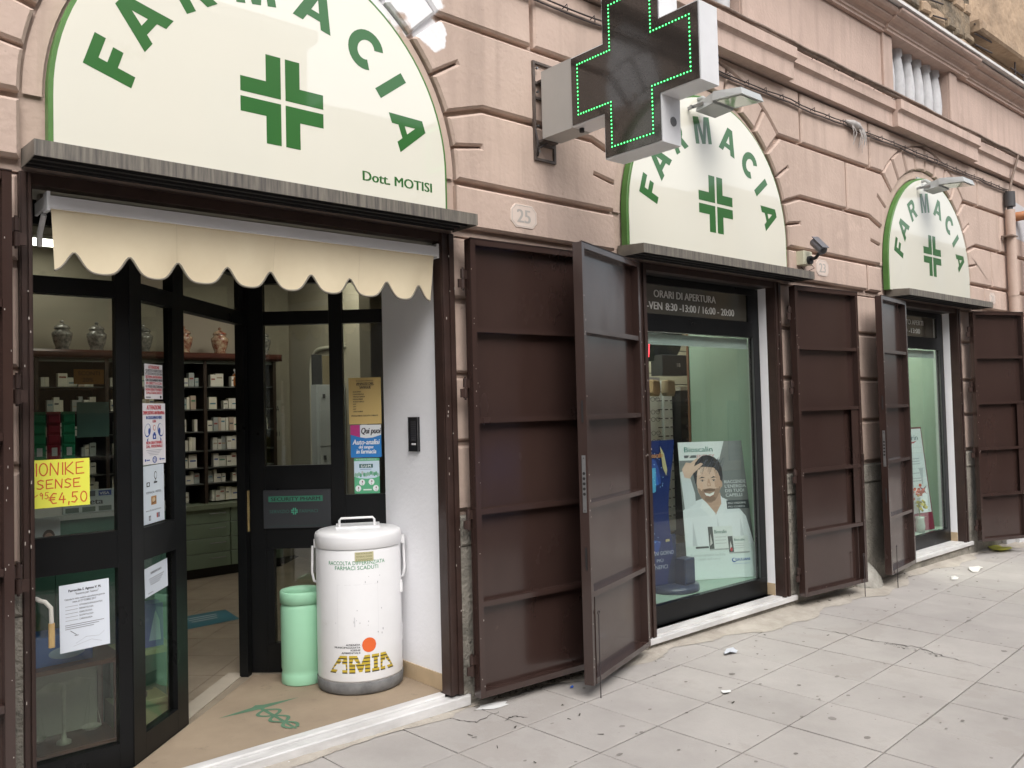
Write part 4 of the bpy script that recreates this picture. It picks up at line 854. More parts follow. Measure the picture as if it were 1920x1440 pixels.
obj('bottle', MB().lathe([(0, 0), (.052, 0), (.055, .02), (.055, .07), (.045, .1), (.018, .115), (.018, .13)], (3.42, 4.42, 1.8505), 20), mat('amber', (.36, .13, .035), .2, coat=1), t)
obj('pump', MB().tube([(3.42, 4.42, 1.98), (3.42, 4.42, 2.01), (3.40, 4.40, 2.012)], .012, 8), M_white, t)
MJ = mat('painted_majolica', (.50, .40, .26), .25, c2=(.20, .035, .02), scale=26, coat=1, detail=3); MJ2 = mat('grey_majolica', (.38, .36, .32), .25, c2=(.10, .10, .10), scale=30, coat=1, detail=3)
vprof = [(0, 0), (.052, 0), (.058, .015), (.052, .03), (.07, .075), (.082, .13), (.084, .155), (.06, .175), (.058, .19), (.066, .195), (.062, .21), (.04, .228), (.012, .238), (.012, .246), (.018, .254), (.010, .264), (0, .268)]
vl = [('squat two-handled grey jar', 'leftmost on the wall unit'), ('ornate grey jar', 'second on the wall unit, above the mint card'), ('dark jar', 'above the robbery notice'), ('red painted jar', 'half hidden by the door post'), ('red and cream painted jar', 'in full view in the open doorway'), ('small dark jar', 'at the right end of the wall unit')]
vt_ = None
for (x, mm), (k1, k2) in zip(((1.90, MJ2), (2.18, MJ2), (2.58, MJ2), (2.95, MJ), (3.30, MJ), (3.74, MJ2)), vl):
    t = thing('majolica_jar', (x, 4.5, 2.166), 0, k1+' with a knobbed lid, '+k2, 'jar', 'majolica jars on top of the wall unit')
    obj('jar_body', MB().lathe(vprof[:9], (x, 4.5, 2.166), 24), mm, t); obj('jar_lid', MB().lathe(vprof[9:], (x, 4.5, 2.166), 24), mm, t)
# locker & wall items to the right of the unit
t = thing('white_locker', (4.05, 3.7, zf), 0, 'tall white metal locker seen through the right entrance glass', 'locker')
LW = mat('locker_white', (.50, .53, .54), .4, var=.05, scale=2)
obj('locker_body', MB().box(3.86, 4.17, 3.62, 3.72, zf, 1.84), LW, t)
for z0 in (.1, .68, 1.26): obj('locker_door', MB().box(3.885, 4.16, 3.605, 3.6195, z0, z0+.565), LW, t); obj('locker_lock', MB().box(3.92, 3.945, 3.598, 3.6045, z0+.45, z0+.49), fm((.08, .08, .09)), t)
t = thing('framed_print', (4.0, 3.7, 1.9), 0, 'dark framed print standing on top of the white locker', 'picture'); obj('frame', MB().box(3.87, 3.97, 3.70, 3.72, 1.841, 2.13), fm((.03, .03, .03)), t); obj('picture', MB().box(3.98, 4.14, 3.70, 3.71, 1.845, 2.12), fm((.22, .18, .11)), t)
t = thing('wall_calendar', (4.0, 4.78, 1.4), 0, 'wall calendar with large numerals beside the wall unit', 'calendar')
obj('paper', MB().box(3.94, 4.07, 4.79, 4.7985, 1.30, 1.72), fm((.42, .40, .33)), t); cv = Canvas((3.94, 4.7895, 1.30), X, Z); cv.text('2', .02, .30, .03, .06, DK); cv.text('A', .075, .30, .035, .06, DK); cv.text('3', .045, .17, .04, .07, DK); cv.text('3', .025, .04, .03, .05, DK); cv.text('11', .08, .04, .03, .05, DK); cv.out('print', t)
t = thing('wall_switch', (3.9, 3.55, 1.4), 0, 'small white switch on the edge of the inner wall', 'switch'); obj('switch', MB().bbox(4.18, 4.24, 3.34, 3.3495, 1.42, 1.46, .003), M_white, t)
t = thing('floor_sticker', (2.5, 2.65, zf), 0, 'blue floor sticker with pale writing on the shop floor', 'sticker')
obj('sticker', MB().add([(2.1, 2.44, zf-.0005), (2.594, 2.47, zf-.0005), (2.64, 2.85, zf-.0005), (2.15, 2.85, zf-.0005)], [(0, 1, 2, 3)]), fm((.03, .13, .17), .4), t)
cv = Canvas((2.35, 2.62, zf-.0003), X, Y)
for k in range(3): cv.rect(-.05, .12-k*.06, .18-.02*k, .145-k*.06, (.3, .38, .4))
cv.out('print', t)
# ================================================================== AWNING
AW = thing('awning', (1.7, .05, 2.15), 0, 'rolled cream canvas awning with a scalloped edge hanging in the doorway', 'awning')
obj('front_bar', MB().tube([(.80, .03, 2.405), (2.645, .03, 2.405)], .026, 14), M_white, AW); obj('front_bar_lip', MB().box(.80, 2.645, .0, .012, 2.375, 2.425), M_white, AW)
obj('roller_tube', MB().tube([(.80, .16, 2.43), (2.64, .16, 2.43)], .035, 14), mat('grey_roller', (.30, .28, .24), .7), AW)
for x in (.795, 2.645):
    obj('end_cap', MB().box(x, x+.012, -.004, .058, 2.365, 2.44), M_white, AW); obj('arm_bracket', MB().box(x+(.0 if x < 1 else .0), x+.01, .06, .2, 2.38, 2.43).tube([(x+.005, .07, 2.36), (x+.005, .14, 2.30), (x+.012, .18, 2.26)], .011, 8), M_white, AW)
def scal(x):     # bottom edge: soft lobes with narrow notches
    pk = [.883, 1.09, 1.297, 1.515, 1.726, 1.925, 2.138, 2.348, 2.555]; d = min(abs(x-p) for p in pk)
    return 2.133+.080*math.exp(-(d/.038)**1.7)+.02*max(0, (x-2.5))
nx, nz = 220, 10; vs = []; fs = []
for i in range(nx+1):
    x = .812+(2.632-.812)*i/nx
    for j in range(nz+1):
        zt = 2.378; zb = scal(x); z = zt+(zb-zt)*j/nz
        vs.append((x+.012*(j/nz)*math.sin(x*2), .012+.007*(j/nz)**1.4*math.sin(x*14.5+1.3)+.010*math.sin(x*5.1)*(j/nz)+.01*(j/nz), z))
for i in range(nx):
    for j in range(nz): a = i*(nz+1)+j; fs.append((a, a+1, a+nz+2, a+nz+1))
mb = MB().add(vs, fs, True); obj('valance', mb, M_awn, AW)
for k_ in (58, 112, 166): obj('seam', MB().tube([Vector(vs[k_*(nz+1)+j])+Vector((0, -.0002, 0)) for j in range(nz+1)], .0008, 4), mat('seam_thread', (.66, .57, .40), .9) if 'seam_thread' not in bpy.data.materials else bpy.data.materials['seam_thread'], AW)
obj('edge_piping', MB().tube([vs[i*(nz+1)+nz] for i in range(nx+1)], .0042, 6), M_pipe, AW)
# ================================================================== BINS
c = Vector((2.45, .53)); R = .235
wb = thing('white_medicine_bin', (c.x, c.y, zf), 0, 'tall white metal drum for expired medicines with orange dot logo, standing in the doorway', 'bin')
obj('base_ring', MB().lathe([(0, .001), (.222, .001), (.232, .012), (.234, .062), (.228, .068), (0, .068)], (c.x, c.y, zf+.002), 56), M_rubber, wb)
obj('drum', MB().lathe([(0, .068), (.229, .068), (.231, .078), (.231, .755), (.227, .765), (0, .765)], (c.x, c.y, zf+.002), 64), M_binw, wb)
lid = obj('lid', MB().lathe([(.2335, .762), (.2365, .766), (.2365, .822), (.232, .836), (.215, .846), (.12, .853), (0, .855)], (c.x, c.y, zf+.002), 64), M_binw, wb)
fwd = Vector((-c.x, -3.6-c.y, 0)).normalized(); sd_ = Vector((-fwd.y, fwd.x, 0))   # sd_ points to the viewer's right
if sd_.dot(Rv) < 0: sd_ = -sd_
cc = Vector((c.x, c.y, zf+.855))
obj('lid_flap', MB().obox(cc, sd_, -fwd, Z, -.12, .12, -.06, .10, 0, .012), M_binw, wb)
obj('lid_handle', MB().tube([cc-sd_*.10+fwd*.03+Z*.01, cc-sd_*.10+fwd*.03+Z*.043, cc-sd_*.09+fwd*.03+Z*.055, cc+sd_*.08+fwd*.03+Z*.055, cc+sd_*.09+fwd*.03+Z*.043, cc+sd_*.09+fwd*.03+Z*.01], .0065, 8), M_binw, wb)
for s in (-1, 1):
    q = Vector((c.x, c.y, zf))+sd_*s*.234
    obj('bracket', MB().obox(q, sd_, fwd, Z, -.006, .02, -.014, .014, .755, .80), M_binw, wb)
    obj('carry_handle', MB().tube([q+sd_*s*.014+Z*.765, q+sd_*s*.018+Z*.62, q+sd_*s*.008+fwd*.01+Z*.575, q+Z*.57], .007, 8), M_binw, wb)
obj('catch', MB().obox(Vector((c.x, c.y, zf))+(sd_*.96+fwd*.25)*.232, sd_, fwd, Z, -.004, .012, -.02, .02, .50, .56), M_binw, wb)
mid_a = math.atan2(fwd.y, fwd.x)
def warp(x, y, l, R_=.2318): a = mid_a+x/R_; return Vector((c.x+(R_+l)*math.cos(a), c.y+(R_+l)*math.sin(a), zf+.002+y))
if (warp(.1, 0, 0)-warp(0, 0, 0)).dot(Rv) < 0: print('warp direction wrong')
def subdiv_rect(cv, x0, y0, x1, y1, col, l=1, n=8):
    for k in range(n): a = x0+(x1-x0)*k/n; b = x0+(x1-x0)*(k+1)/n; cv.rect(a, y0, b, y1, col, l)
cv = Canvas((0, 0, 0), X, Z, warp); GT = (.02, .26, .10)
cv.text('RACCOLTA DIFFERENZIATA', -.17, .684, .315, .020, GT, 1); cv.text('FARMACI SCADUTI', -.13, .658, .235, .020, GT, 1)
subdiv_rect(cv, -.02, .70, .08, .75, (.50, .46, .28), 1)
for k, s in enumerate(('NON INTRODURRE', 'MATERIALI DIVERSI', 'E CONTENITORI')): cv.text(s, -.012, .738-k*.016, .084, .008, (.12, .15, .05), 2)
for k, s in enumerate(('AZIENDA', 'MUNICIPALIZZATA', 'IGIENE', 'AMBIENTALE')): w_ = (.075, .14, .05, .10)[k]; cv.text(s, .0-w_, .262-k*.014, w_, .009, DK, 1, bold=.03)
for k in range(18):      # the orange disc, laid in narrow upright strips so that it follows the drum
    xa_, xb_ = -.038+.076*k/18, -.038+.076*(k+1)/18; ha, hb = math.sqrt(max(0, .038**2-xa_**2)), math.sqrt(max(0, .038**2-xb_**2)); cv.geo([(.047+xa_, .262-ha), (.047+xb_, .262-hb), (.047+xb_, .262+hb), (.047+xa_, .262+ha)], [(0, 1, 2, 3)], (.72, .13, .03), 1)
# striped block letters
YL = (.52, .38, .03); A_ = lambda x: x
letters = {'A1': [[(-.165, 0), (-.10, .092), (-.06, .092), (-.06, 0), (-.088, 0), (-.088, .016), (-.117, .016), (-.128, 0)]], 'M': [[(-.05, 0), (-.05, .092), (-.008, .092), (.012, .045), (.032, .092), (.06, .092), (.06, 0), (.032, 0), (.032, .045), (.018, .006), (.002, .006), (-.018, .05), (-.018, 0)]],
           'I': [[(.07, 0), (.07, .016), (.08, .016), (.08, .076), (.07, .076), (.07, .092), (.11, .092), (.11, .076), (.102, .076), (.102, .016), (.11, .016), (.11, 0)]], 'A2': [[(.118, 0), (.118, .092), (.15, .092), (.205, 0), (.168, 0), (.157, .016), (.146, .016), (.146, 0)]]}
ns = 15
for nm, (lp,) in letters.items():
    holes = {'A1': [(-.106, .047), (-.088, .047), (-.088, .068)], 'A2': [(.146, .047), (.158, .047), (.146, .068)]}.get(nm)
    for k in range(ns):      # cut the letter into horizontal bands, alternately yellow and black
        y0, y1 = .092*k/ns, .092*(k+1)/ns
        def clip(poly, y, keep_above):
            out = []
            for (xa, ya), (xb, yb) in zip(poly, poly[1:]+poly[:1]):
                ia = (ya >= y) if keep_above else (ya <= y); ib = (yb >= y) if keep_above else (yb <= y)
                if ia: out.append((xa, ya))
                if ia != ib: tt = (y-ya)/(yb-ya); out.append((xa+(xb-xa)*tt, y))
            return out
        # sample spans on the scan line instead of clipping concave shapes
        ym = (y0+y1)/2; xsn = sorted(xa+(xb-xa)*(ym-ya)/(yb-ya) for (xa, ya), (xb, yb) in zip(lp, lp[1:]+lp[:1]) if (ya-ym)*(yb-ym) < 0)
        if holes: xsn = sorted(xsn+[xa+(xb-xa)*(ym-ya)/(yb-ya) for (xa, ya), (xb, yb) in zip(holes, holes[1:]+holes[:1]) if (ya-ym)*(yb-ym) < 0])
        for xa, xb in zip(xsn[::2], xsn[1::2]): cv.rect(xa-.01, .118+y0, xb-.01, .118+y1, YL if k % 3 else (.05, .045, .03), 1)
for x0, y0, x1, y1 in ((-.12, .30, -.119, .58), (.10, .30, .1008, .58), (-.12, .579, .10, .58), (-.03, .36, -.024, .41)): subdiv_rect(cv, x0, y0, x1, y1, (.62, .62, .64), 1, 4)
for _ in range(16): x_ = random.choice([-.13, .11, -.02, .03])+random.uniform(-.02, .02); y_ = random.choice([.31, .60, .38, .45])+random.uniform(-.02, .02); cv.rect(x_, y_, x_+random.uniform(.002, .006), y_+random.uniform(.003, .012), (.4, .4, .42), 1)
cv.out('print', wb)
g2 = Vector((2.24, .80)); r = .118
gb = thing('green_bin', (g2.x, g2.y, zf), 0, 'small mint green plastic bin beside the white drum', 'bin')
obj('bin_body', MB().lathe([(0, .002), (r*.97, .002), (r*.985, .006), (r*.97, .055), (r*.93, .065), (r*.98, .085), (r*.98, .415), (r*.93, .432), (r*.9, .44)], (g2.x, g2.y, zf+.001), 44), M_bing, gb)
obj('bin_rim', MB().lathe([(r*.9, .436), (r*1.0, .442), (r*1.01, .50), (r*.97, .507), (r*.84, .500), (r*.78, .48), (r*.78, .30), (0, .30)], (g2.x, g2.y, zf+.001), 44), M_bing, gb)
# ================================================================== WINDOW 2 AND 3
def shopwin(a, b, label, *texts):
    t = thing('shop_window', ((a+b)/2, .15, .06), 0, label, 'window', 'black framed shop windows')
    a0, b0 = a+.08, b-.088; y0 = .13
    def Q(nm, x0, x1, z0, z1, d0=y0, d1=y0+.05, m=M_black): return obj(nm, MB().box(x0, x1, d0, d1, z0, z1), m, t)
    Q('bottom_rail', a0, b0, .0645, .197); Q('stile', a0, a0+.07, .1975, 2.45); Q('stile', b0-.075, b0, .1975, 2.45)
    Q('top_rail', a0+.0705, b0-.0755, 2.40, 2.45); Q('transom', a0+.0705, b0-.0755, 2.07, 2.192); Q('pane', a0+.0705, b0-.0755, .1975, 2.0695, y0+.018, y0+.022, M_glass2)
    Q('bead', b0-.083, b0-.0755, .1975, 2.0695, y0+.004, y0+.017, mat('bead_grey', (.05, .055, .055), .4) if 'bead_grey' not in bpy.data.materials else bpy.data.materials['bead_grey'])
    Q('hours_panel', a0+.0705, b0-.145, 2.1925, 2.3995, y0+.012, y0+.018, mat('smoky_panel', (.075, .07, .055), .08, coat=1) if 'smoky_panel' not in bpy.data.materials else bpy.data.materials['smoky_panel'])
    Q('stile', b0-.1445, b0-.076, 2.1925, 2.3995)
    cv = Canvas((0, y0+.0115, 0), X, Z); W_ = (.55, .55, .52)
    for tx, x0, w_, z0, h_ in texts: cv.text(tx, x0, z0, w_, h_, W_, 1, bold=.03)
    cv.out('lettering', t)
    rl = obj('blind_case', MB().box(a0+.072, b0-.078, y0+.06, y0+.12, 2.0, 2.062), fm((.50, .55, .53), .5), t)
    obj('blind_case', MB().box(a0+.072, b0-.078, y0+.055, y0+.0595, 1.985, 1.997), fm((.42, .47, .46), .5), t)
    obj('reveal', MB().box(b-.0855, b-.06, .0605, .129, .0645, 2.455), M_plaster, t); obj('reveal', MB().box(a+.06, a+.0795, .0605, .129, .0645, 2.455), M_plaster, t)
    obj('reveal_tile', MB().box(b-.0905, b-.086, .061, .129, .065, .155), bpy.data.materials['beige_tile'], t)
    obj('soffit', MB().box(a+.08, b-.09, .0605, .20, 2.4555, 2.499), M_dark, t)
    return t
shopwin(4.25, 5.95, 'black framed shop window with opening hours lettering, showing eyeglasses and a man poster', ('ORARI DI APERTURA', 4.598, .72, 2.31, .052), ('LUN-VEN', 4.365, .32, 2.225, .052), ('8:30 -13:00 / 16:00 - 20:00', 4.725, .825, 2.225, .052))
shopwin(8.02, 9.43, 'farthest black framed shop window, half covered by a shutter leaf, showing a red-edged leaflet', ('SABATO APERTI', 8.30, .60, 2.31, .05), ('8:30 -13:00', 8.36, .46, 2.225, .05))
dz = .195
db = thing('display_booth', (5.2, .8, dz), 0, 'mint green display floor and side panel inside the eyeglass window', 'display')
obj('display_floor', MB().box(4.13, 6.04, .182, 1.60, .12, dz), M_mint, db); obj('side_panel', MB().box(5.925, 5.945, .182, .86, dz+.001, 2.899), M_mint, db)
obj('panel_edge', MB().box(5.918, 5.952, .861, .88, dz+.001, 2.899), mat('brown_edge', (.15, .075, .045), .5), db)
obj('display_ceiling', MB().box(4.11, 7.7, .501, 1.75, 2.9, 2.95), M_ceil, db)
sw_ = thing('slat_wall', (5.9, 1.66, dz), 0, 'beige grooved slat wall at the back of the eyeglass window', 'wall panel')
MS = mat('beige_slat', (.40, .39, .30), .6, var=.06, scale=3)
obj('backing', MB().box(4.12, 7.8, 1.68, 1.70, dz, 2.9), fm((.03, .03, .025)), sw_)
for k in range(24): obj('slat', MB().bbox(4.12, 7.8, 1.662, 1.679, dz+k*.112+.004, dz+k*.112+.108, .003), MS, sw_)
# eyeglass display
ed = thing('eyeglass_display', (6.2, 1.55, .2), 0, 'pale vertical rack of spectacles on the slat wall', 'display rack')
obj('rack_panel', MB().box(5.75, 6.45, 1.60, 1.63, .4, 1.78), fm((.45, .47, .43), .4), ed); obj('header_card', MB().box(5.75, 6.42, 1.585, 1.599, 1.74, 1.83), fm((.20, .20, .22), .4), ed)
obj('clear_upright', MB().box(6.47, 6.60, 1.585, 1.63, .35, 1.80), fm((.50, .54, .52), .25), ed)
random.seed(5); n = 0
def specs(x, z, col, y=1.565, w_=.07, lab=''):
    t = thing('spectacles', (x, y, z), 0, lab, 'glasses', 'spectacles on the pale rack')
    for s in (-1, 1): obj('rim', MB().tube([(x+s*.036+.029*math.cos(q), y, z+.02*math.sin(q)) for q in [k*PI/6 for k in range(13)]], .0022, 5), col, t)
    obj('bridge', MB().tube([(x-.009, y, z+.006), (x, y-.002, z+.01), (x+.009, y, z+.006)], .002, 5), col, t)
    for s in (-1, 1): obj('temple', MB().tube([(x+s*.064, y, z+.008), (x+s*.062, y+.06, z+.006), (x+s*.06, y+.018, z+.0)][:2], .002, 5), col, t)
DKM = fm((.03, .025, .03), .3)
for k, z in enumerate((1.62, 1.50, 1.43, 1.30, 1.22, 1.14, 1.06, .98, .90)):
    for x in (6.13, 6.32): specs(x, z, DKM, lab='%s pair from the top in the %s column of spectacles on the pale rack' % (ORD[k], 'left' if x < 6.2 else 'right'))
mb = MB()
for k in range(15):
    for x in (6.05, 6.40, 6.49, 6.57): mb.tube([(x, 1.55, .5+k*.085), (x, 1.60, .5+k*.085)], .005, 6)
obj('peg', mb, DKM, ed, kind='stuff')
sg = thing('sunglasses_stand', (6.8, 1.5, .3), 0, 'black upright stand of sunglasses right of the pale rack', 'display rack')
obj('stand_column', MB().box(6.62, 6.98, 1.50, 1.62, .3, 1.70), fm((.02, .02, .02), .3), sg); obj('stand_cap', MB().box(6.60, 6.99, 1.48, 1.63, 1.701, 1.735), fm((.25, .24, .2), .3), sg)
for k in range(9):
    z = 1.60-k*.13; t = thing('sunglasses', (6.72, 1.47, z), 0, ORD[k]+' sunglasses from the top on the black display stand', 'glasses', 'sunglasses on the black stand')
    for s in (-1, 1): obj('lens', MB().lathe([(0, 0), (.03, .0), (.028, .003), (0, .004)], (0, 0, 0), 12), fm((.06, .05, .05), .1), t, local=True); ln = t.children[-1]; ln.rotation_euler = (PI/2, 0, 0); ln.location = (s*.034, 0, 0)
    obj('browline', MB().tube([(6.655, 1.468, z+.015), (6.785, 1.468, z+.015)], .003, 5), DKM, t)
M_fill2 = mat('window_lamp', (.9, .9, .85), .5, emit=(1, .95, .85), es=26)  # unseen panels added to brighten the two window displays
for x, yy, lb in ((5.75, 1.25, 'LED panel above the eyeglass window display'), (8.75, .9, 'LED panel above the last window display')):
    t = thing('ceiling_lamp', (x, yy, 2.86), 0, lb, 'lamp', 'ceiling lamps in the shop'); obj('housing', MB().box(x-.62, x+.62, yy-.18, yy+.18, 2.872, 2.8995), M_white, t); obj('diffuser', MB().box(x-.6, x+.6, yy-.16, yy+.16, 2.865, 2.8715), M_fill2, t)
# eye-chart box, sack and hanging fan inside
t = thing('dark_hanging_sign', (6.3, 1.3, 1.9), 0, 'dark box with small white marks hanging above the spectacles', 'box'); obj('box_body', MB().bbox(6.05, 6.42, 1.25, 1.38, 1.83, 2.02, .004), fm((.02, .022, .025), .4), t)
cv = Canvas((6.05, 1.2492, 1.83), X, Z); cv.text('18', .21, .08, .05, .035, (.5, .5, .5)); cv.out('print', t)
t = thing('dark_disc', (6.2, 1.35, 2.1), 0, 'big dark round disc hanging high in the eyeglass window', 'disc'); obj('disc', MB().lathe([(0, 0), (.26, 0), (.26, .02), (0, .02)], (0, 0, 0), 32), fm((.025, .035, .038), .3), t, local=True); dd = t.children[0]; dd.rotation_euler = (PI/2, 0, 0); dd.location = (-.0, 0, .12)
for k, (x, cc) in enumerate(((6.12, (.30, .21, .11)), (6.34, (.31, .25, .16)))):
    t = thing('paper_bag', (x, 1.42, 1.62), 0, ['tan paper bag left of its paler twin, under the dark hanging box', 'paler paper bag right of its twin, under the dark hanging box'][k], 'bag'); obj('bag', MB().prism([(x-.07, 1.68), (x-.05, 1.65), (x+.05, 1.645), (x+.07, 1.69), (x+.065, 1.79), (x-.02, 1.80), (x-.06, 1.79)], 1.45, 1.38, .015), fm(cc, .7), t)
# LED clock
t = thing('led_clock', (5.1, 1.0, 1.98), 0, 'red LED digital clock ending in 3 at the window edge', 'clock')
obj('clock_body', MB().box(5.0, 5.57, .95, 1.0, 1.93, 2.10), fm((.008, .008, .008), .3), t); cv = Canvas((5.045, .9495, 1.93), X, Z)
def seg(x0, on):
    h = .056; w_ = .058; sg_ = {'a': [(0, 2*h), (w_, 2*h)], 'b': [(w_, h), (w_, 2*h)], 'c': [(w_, 0), (w_, h)], 'd': [(0, 0), (w_, 0)], 'g': [(0, h), (w_, h)], 'e': [(0, 0), (0, h)], 'f': [(0, h), (0, 2*h)]}
    for k, s in enumerate(on): p, q = sg_[s]; p = Vector(p); q = Vector(q); d = (q-p)*.08; cv.line([tuple(p+d+Vector((x0+p.y*.12, .034))), tuple(q-d+Vector((x0+q.y*.12, .034)))], .0125, M_ledred, 1+k*.2)
seg(.395, 'abcdg'); seg(.295, 'bc'); seg(.16, 'bc'); seg(.05, 'bc'); cv.out('digits', t)
t = thing('window_ticket', (4.5, .2, 1.84), 0, 'small white triangular sticker on the eyeglass window edge', 'sticker'); cv = Canvas((4.415, .1475, 1.85), X, Z); cv.poly([(0, 0), (.075, 0), (0, .075)], (.75, .75, .75)); cv.out('sticker', t)
# poster with smiling man
def board(nm, BLc, BRc, TLc, TRc, label, cat='poster', th=.006, col=(.60, .64, .66)):
    BLc, BRc, TLc, TRc = map(Vector, (BLc, BRc, TLc, TRc)); n = (BRc-BLc).cross(TLc-BLc).normalized()
    t = thing(nm, tuple((BLc+BRc)/2), 0, label, cat)
    mb = MB().add([BLc, BRc, TRc, TLc]+[p-n*th for p in (BLc, BRc, TRc, TLc)], [(0, 1, 2, 3), (7, 6, 5, 4), (0, 4, 5, 1), (1, 5, 6, 2), (2, 6, 7, 3), (3, 7, 4, 0)]); obj('card', mb, fm(col, .4), t)
    def W(x, y, l): return BLc*(1-x)*(1-y)+BRc*x*(1-y)+TLc*(1-x)*y+TRc*x*y+n*(l+.0008)
    return t, Canvas((0, 0, 0), X, Z, W)
t, c = board('man_poster', (5.34, .49, .20), (5.83, .19, .20), (5.40, .60, 1.262), (5.856, .321, 1.262), 'large upright poster of a smiling bearded man in a white shirt')
SK, SK2, HR, SH = (.66, .46, .37), (.48, .31, .235), (.03, .027, .035), (.66, .70, .74)
n_ = 14
for k in range(n_): g = .13+.12*k/n_; c.rect(.0, .24+.76*k/n_, 1, .24+.76*(k+1)/n_, (g*.95, g, g*1.03), 1)
c.rect(0, 0, 1, .24, (.60, .68, .68), 1)
c.poly([(0, .865), (.62, .865), (.72, 1), (0, 1)], (.70, .74, .76), 2)
c.poly([(0, .24), (.0, .50), (.16, .56), (.36, .59), (.62, .58), (.80, .53), (.93, .44), (1, .24)], SH, 2)                 # shirt body
c.poly([(.03, .50), (.0, .78), (.12, .80), (.20, .62), (.20, .55)], (.60, .64, .68), 2.4)                                # raised sleeve
c.poly([(.10, .24), (.13, .42), (.17, .24)], (.48, .52, .56), 2.6); c.poly([(.80, .24), (.84, .43), (.88, .24)], (.50, .54, .58), 2.6); c.poly([(.46, .24), (.50, .45), (.53, .24)], (.52, .56, .6), 2.8)
c.poly([(.36, .62), (.34, .53), (.48, .46), (.60, .53), (.58, .62)], SK2, 3)                                             # neck
c.poly([(.34, .60), (.26, .52), (.42, .44), (.48, .47), (.36, .55)], (.72, .75, .78), 3.3); c.poly([(.58, .60), (.68, .53), (.56, .45), (.49, .47), (.58, .54)], (.70, .73, .77), 3.3)
c.poly([(.215, .70), (.195, .77), (.215, .82), (.25, .855), (.30, .875), (.36, .895), (.42, .90), (.48, .897), (.55, .88), (.61, .85), (.645, .80), (.645, .74), (.625, .68), (.60, .66), (.24, .66)], HR, 3.2)
for k in range(22): a_ = .24+k*.0185; c.line([(a_, .79+.03*math.sin(k)), (a_+.03, .835+.02*math.sin(k*2.)), (a_+.075, .86+.018*math.sin(k*1.3))], .0045, (.10, .11, .15) if k % 2 else (.05, .05, .07), 5.6+.02*k)   # hair
c.ell(.60, .685, .028, .028, SK2, 3.5)                                                                                  # ear
c.poly([(.25, .745), (.235, .69), (.25, .63), (.29, .585), (.36, .55), (.43, .548), (.52, .58), (.575, .63), (.60, .69), (.59, .745), (.54, .77), (.42, .785), (.32, .775)], SK, 4)
c.poly([(.25, .66), (.255, .63), (.29, .585), (.36, .55), (.43, .548), (.52, .58), (.575, .63), (.595, .67), (.55, .655), (.50, .65), (.42, .655), (.34, .65), (.29, .65)], (.33, .21, .16), 5)   # beard
c.poly([(.28, .70), (.27, .66), (.30, .635), (.33, .66), (.33, .70)], (.66, .44, .34), 5.2); c.poly([(.55, .71), (.585, .68), (.56, .65), (.51, .665), (.51, .71)], (.52, .33, .25), 5.2)
c.ell(.41, .765, .10, .02, (.66, .45, .36), 4.5); c.ell(.42, .578, .085, .022, (.24, .15, .11), 5.3); c.poly([(.515, .80), (.60, .74), (.60, .66), (.565, .625), (.545, .70)], (.52, .34, .26), 4.6); c.poly([(.27, .79), (.36, .812), (.33, .76), (.26, .75)], (.74, .55, .46), 4.4); c.poly([(.33, .645), (.42, .655), (.51, .65), (.50, .635), (.42, .632), (.34, .63)], (.17, .10, .07), 5.4)
c.poly([(.335, .624), (.42, .614), (.495, .630), (.475, .607), (.42, .595), (.365, .602)], (.80, .78, .76), 6); c.line([(.33, .628), (.36, .600), (.42, .590), (.48, .603), (.50, .634)], .004, (.35, .12, .10), 6.2)              # smile
c.poly([(.415, .725), (.392, .677), (.42, .668), (.452, .678), (.432, .725)], (.50, .31, .23), 6); c.ell(.42, .684, .012, .010, (.68, .47, .38), 6.3); c.ell(.405, .672, .006, .003, (.2, .1, .07), 6.5); c.ell(.437, .673, .006, .003, (.2, .1, .07), 6.5)                         # nose
for ex in (.325, .50): c.poly([(ex-.05, .728), (ex, .742), (ex+.05, .733), (ex, .732)], HR, 6); c.ell(ex, .712, .026, .005, (.45, .36, .32), 6); c.ell(ex, .712, .010, .006, DK, 7); c.line([(ex-.03, .716), (ex, .721), (ex+.03, .715)], .003, (.15, .09, .07), 7.2)
c.poly([(.245, .745), (.27, .79), (.33, .815), (.42, .812), (.52, .805), (.575, .775), (.60, .73), (.57, .76), (.25, .75)], SK, 4.1)
c.poly([(.03, .80), (.06, .74), (.14, .73), (.20, .77), (.28, .80), (.36, .835), (.33, .845), (.22, .82), (.24, .845), (.30, .875), (.27, .88), (.17, .845), (.10, .85)], SK, 7)          # hand in hair
c.text('Bioscalin', .09, .925, .44, .038, (.02, .16, .12), 3, bold=.02); c.rect(.08, .882, .27, .902, (.12, .13, .14), 3); c.poly([(.13, .882), (.16, .882), (.19, .902), (.16, .902)], (.6, .6, .6), 3.5); c.text('ENERGY', .28, .880, .27, .024, (.55, .12, .14), 3)
for k, s in enumerate(('RIACCENDE', "L'ENERGIA", 'DEI TUOI', 'CAPELLI')): c.text(s, .66, .686-k*.033, .34*len(s)/9.5, .023, (.70, .73, .75), 4)
c.rect(.66, .498, .995, .560, (.04, .05, .06), 4); c.text('PIÙ VIGORE', .68, .533, .27, .017, (.65, .68, .7), 5); c.text('PIÙ CORPO', .68, .507, .25, .016, (.65, .68, .7), 5)
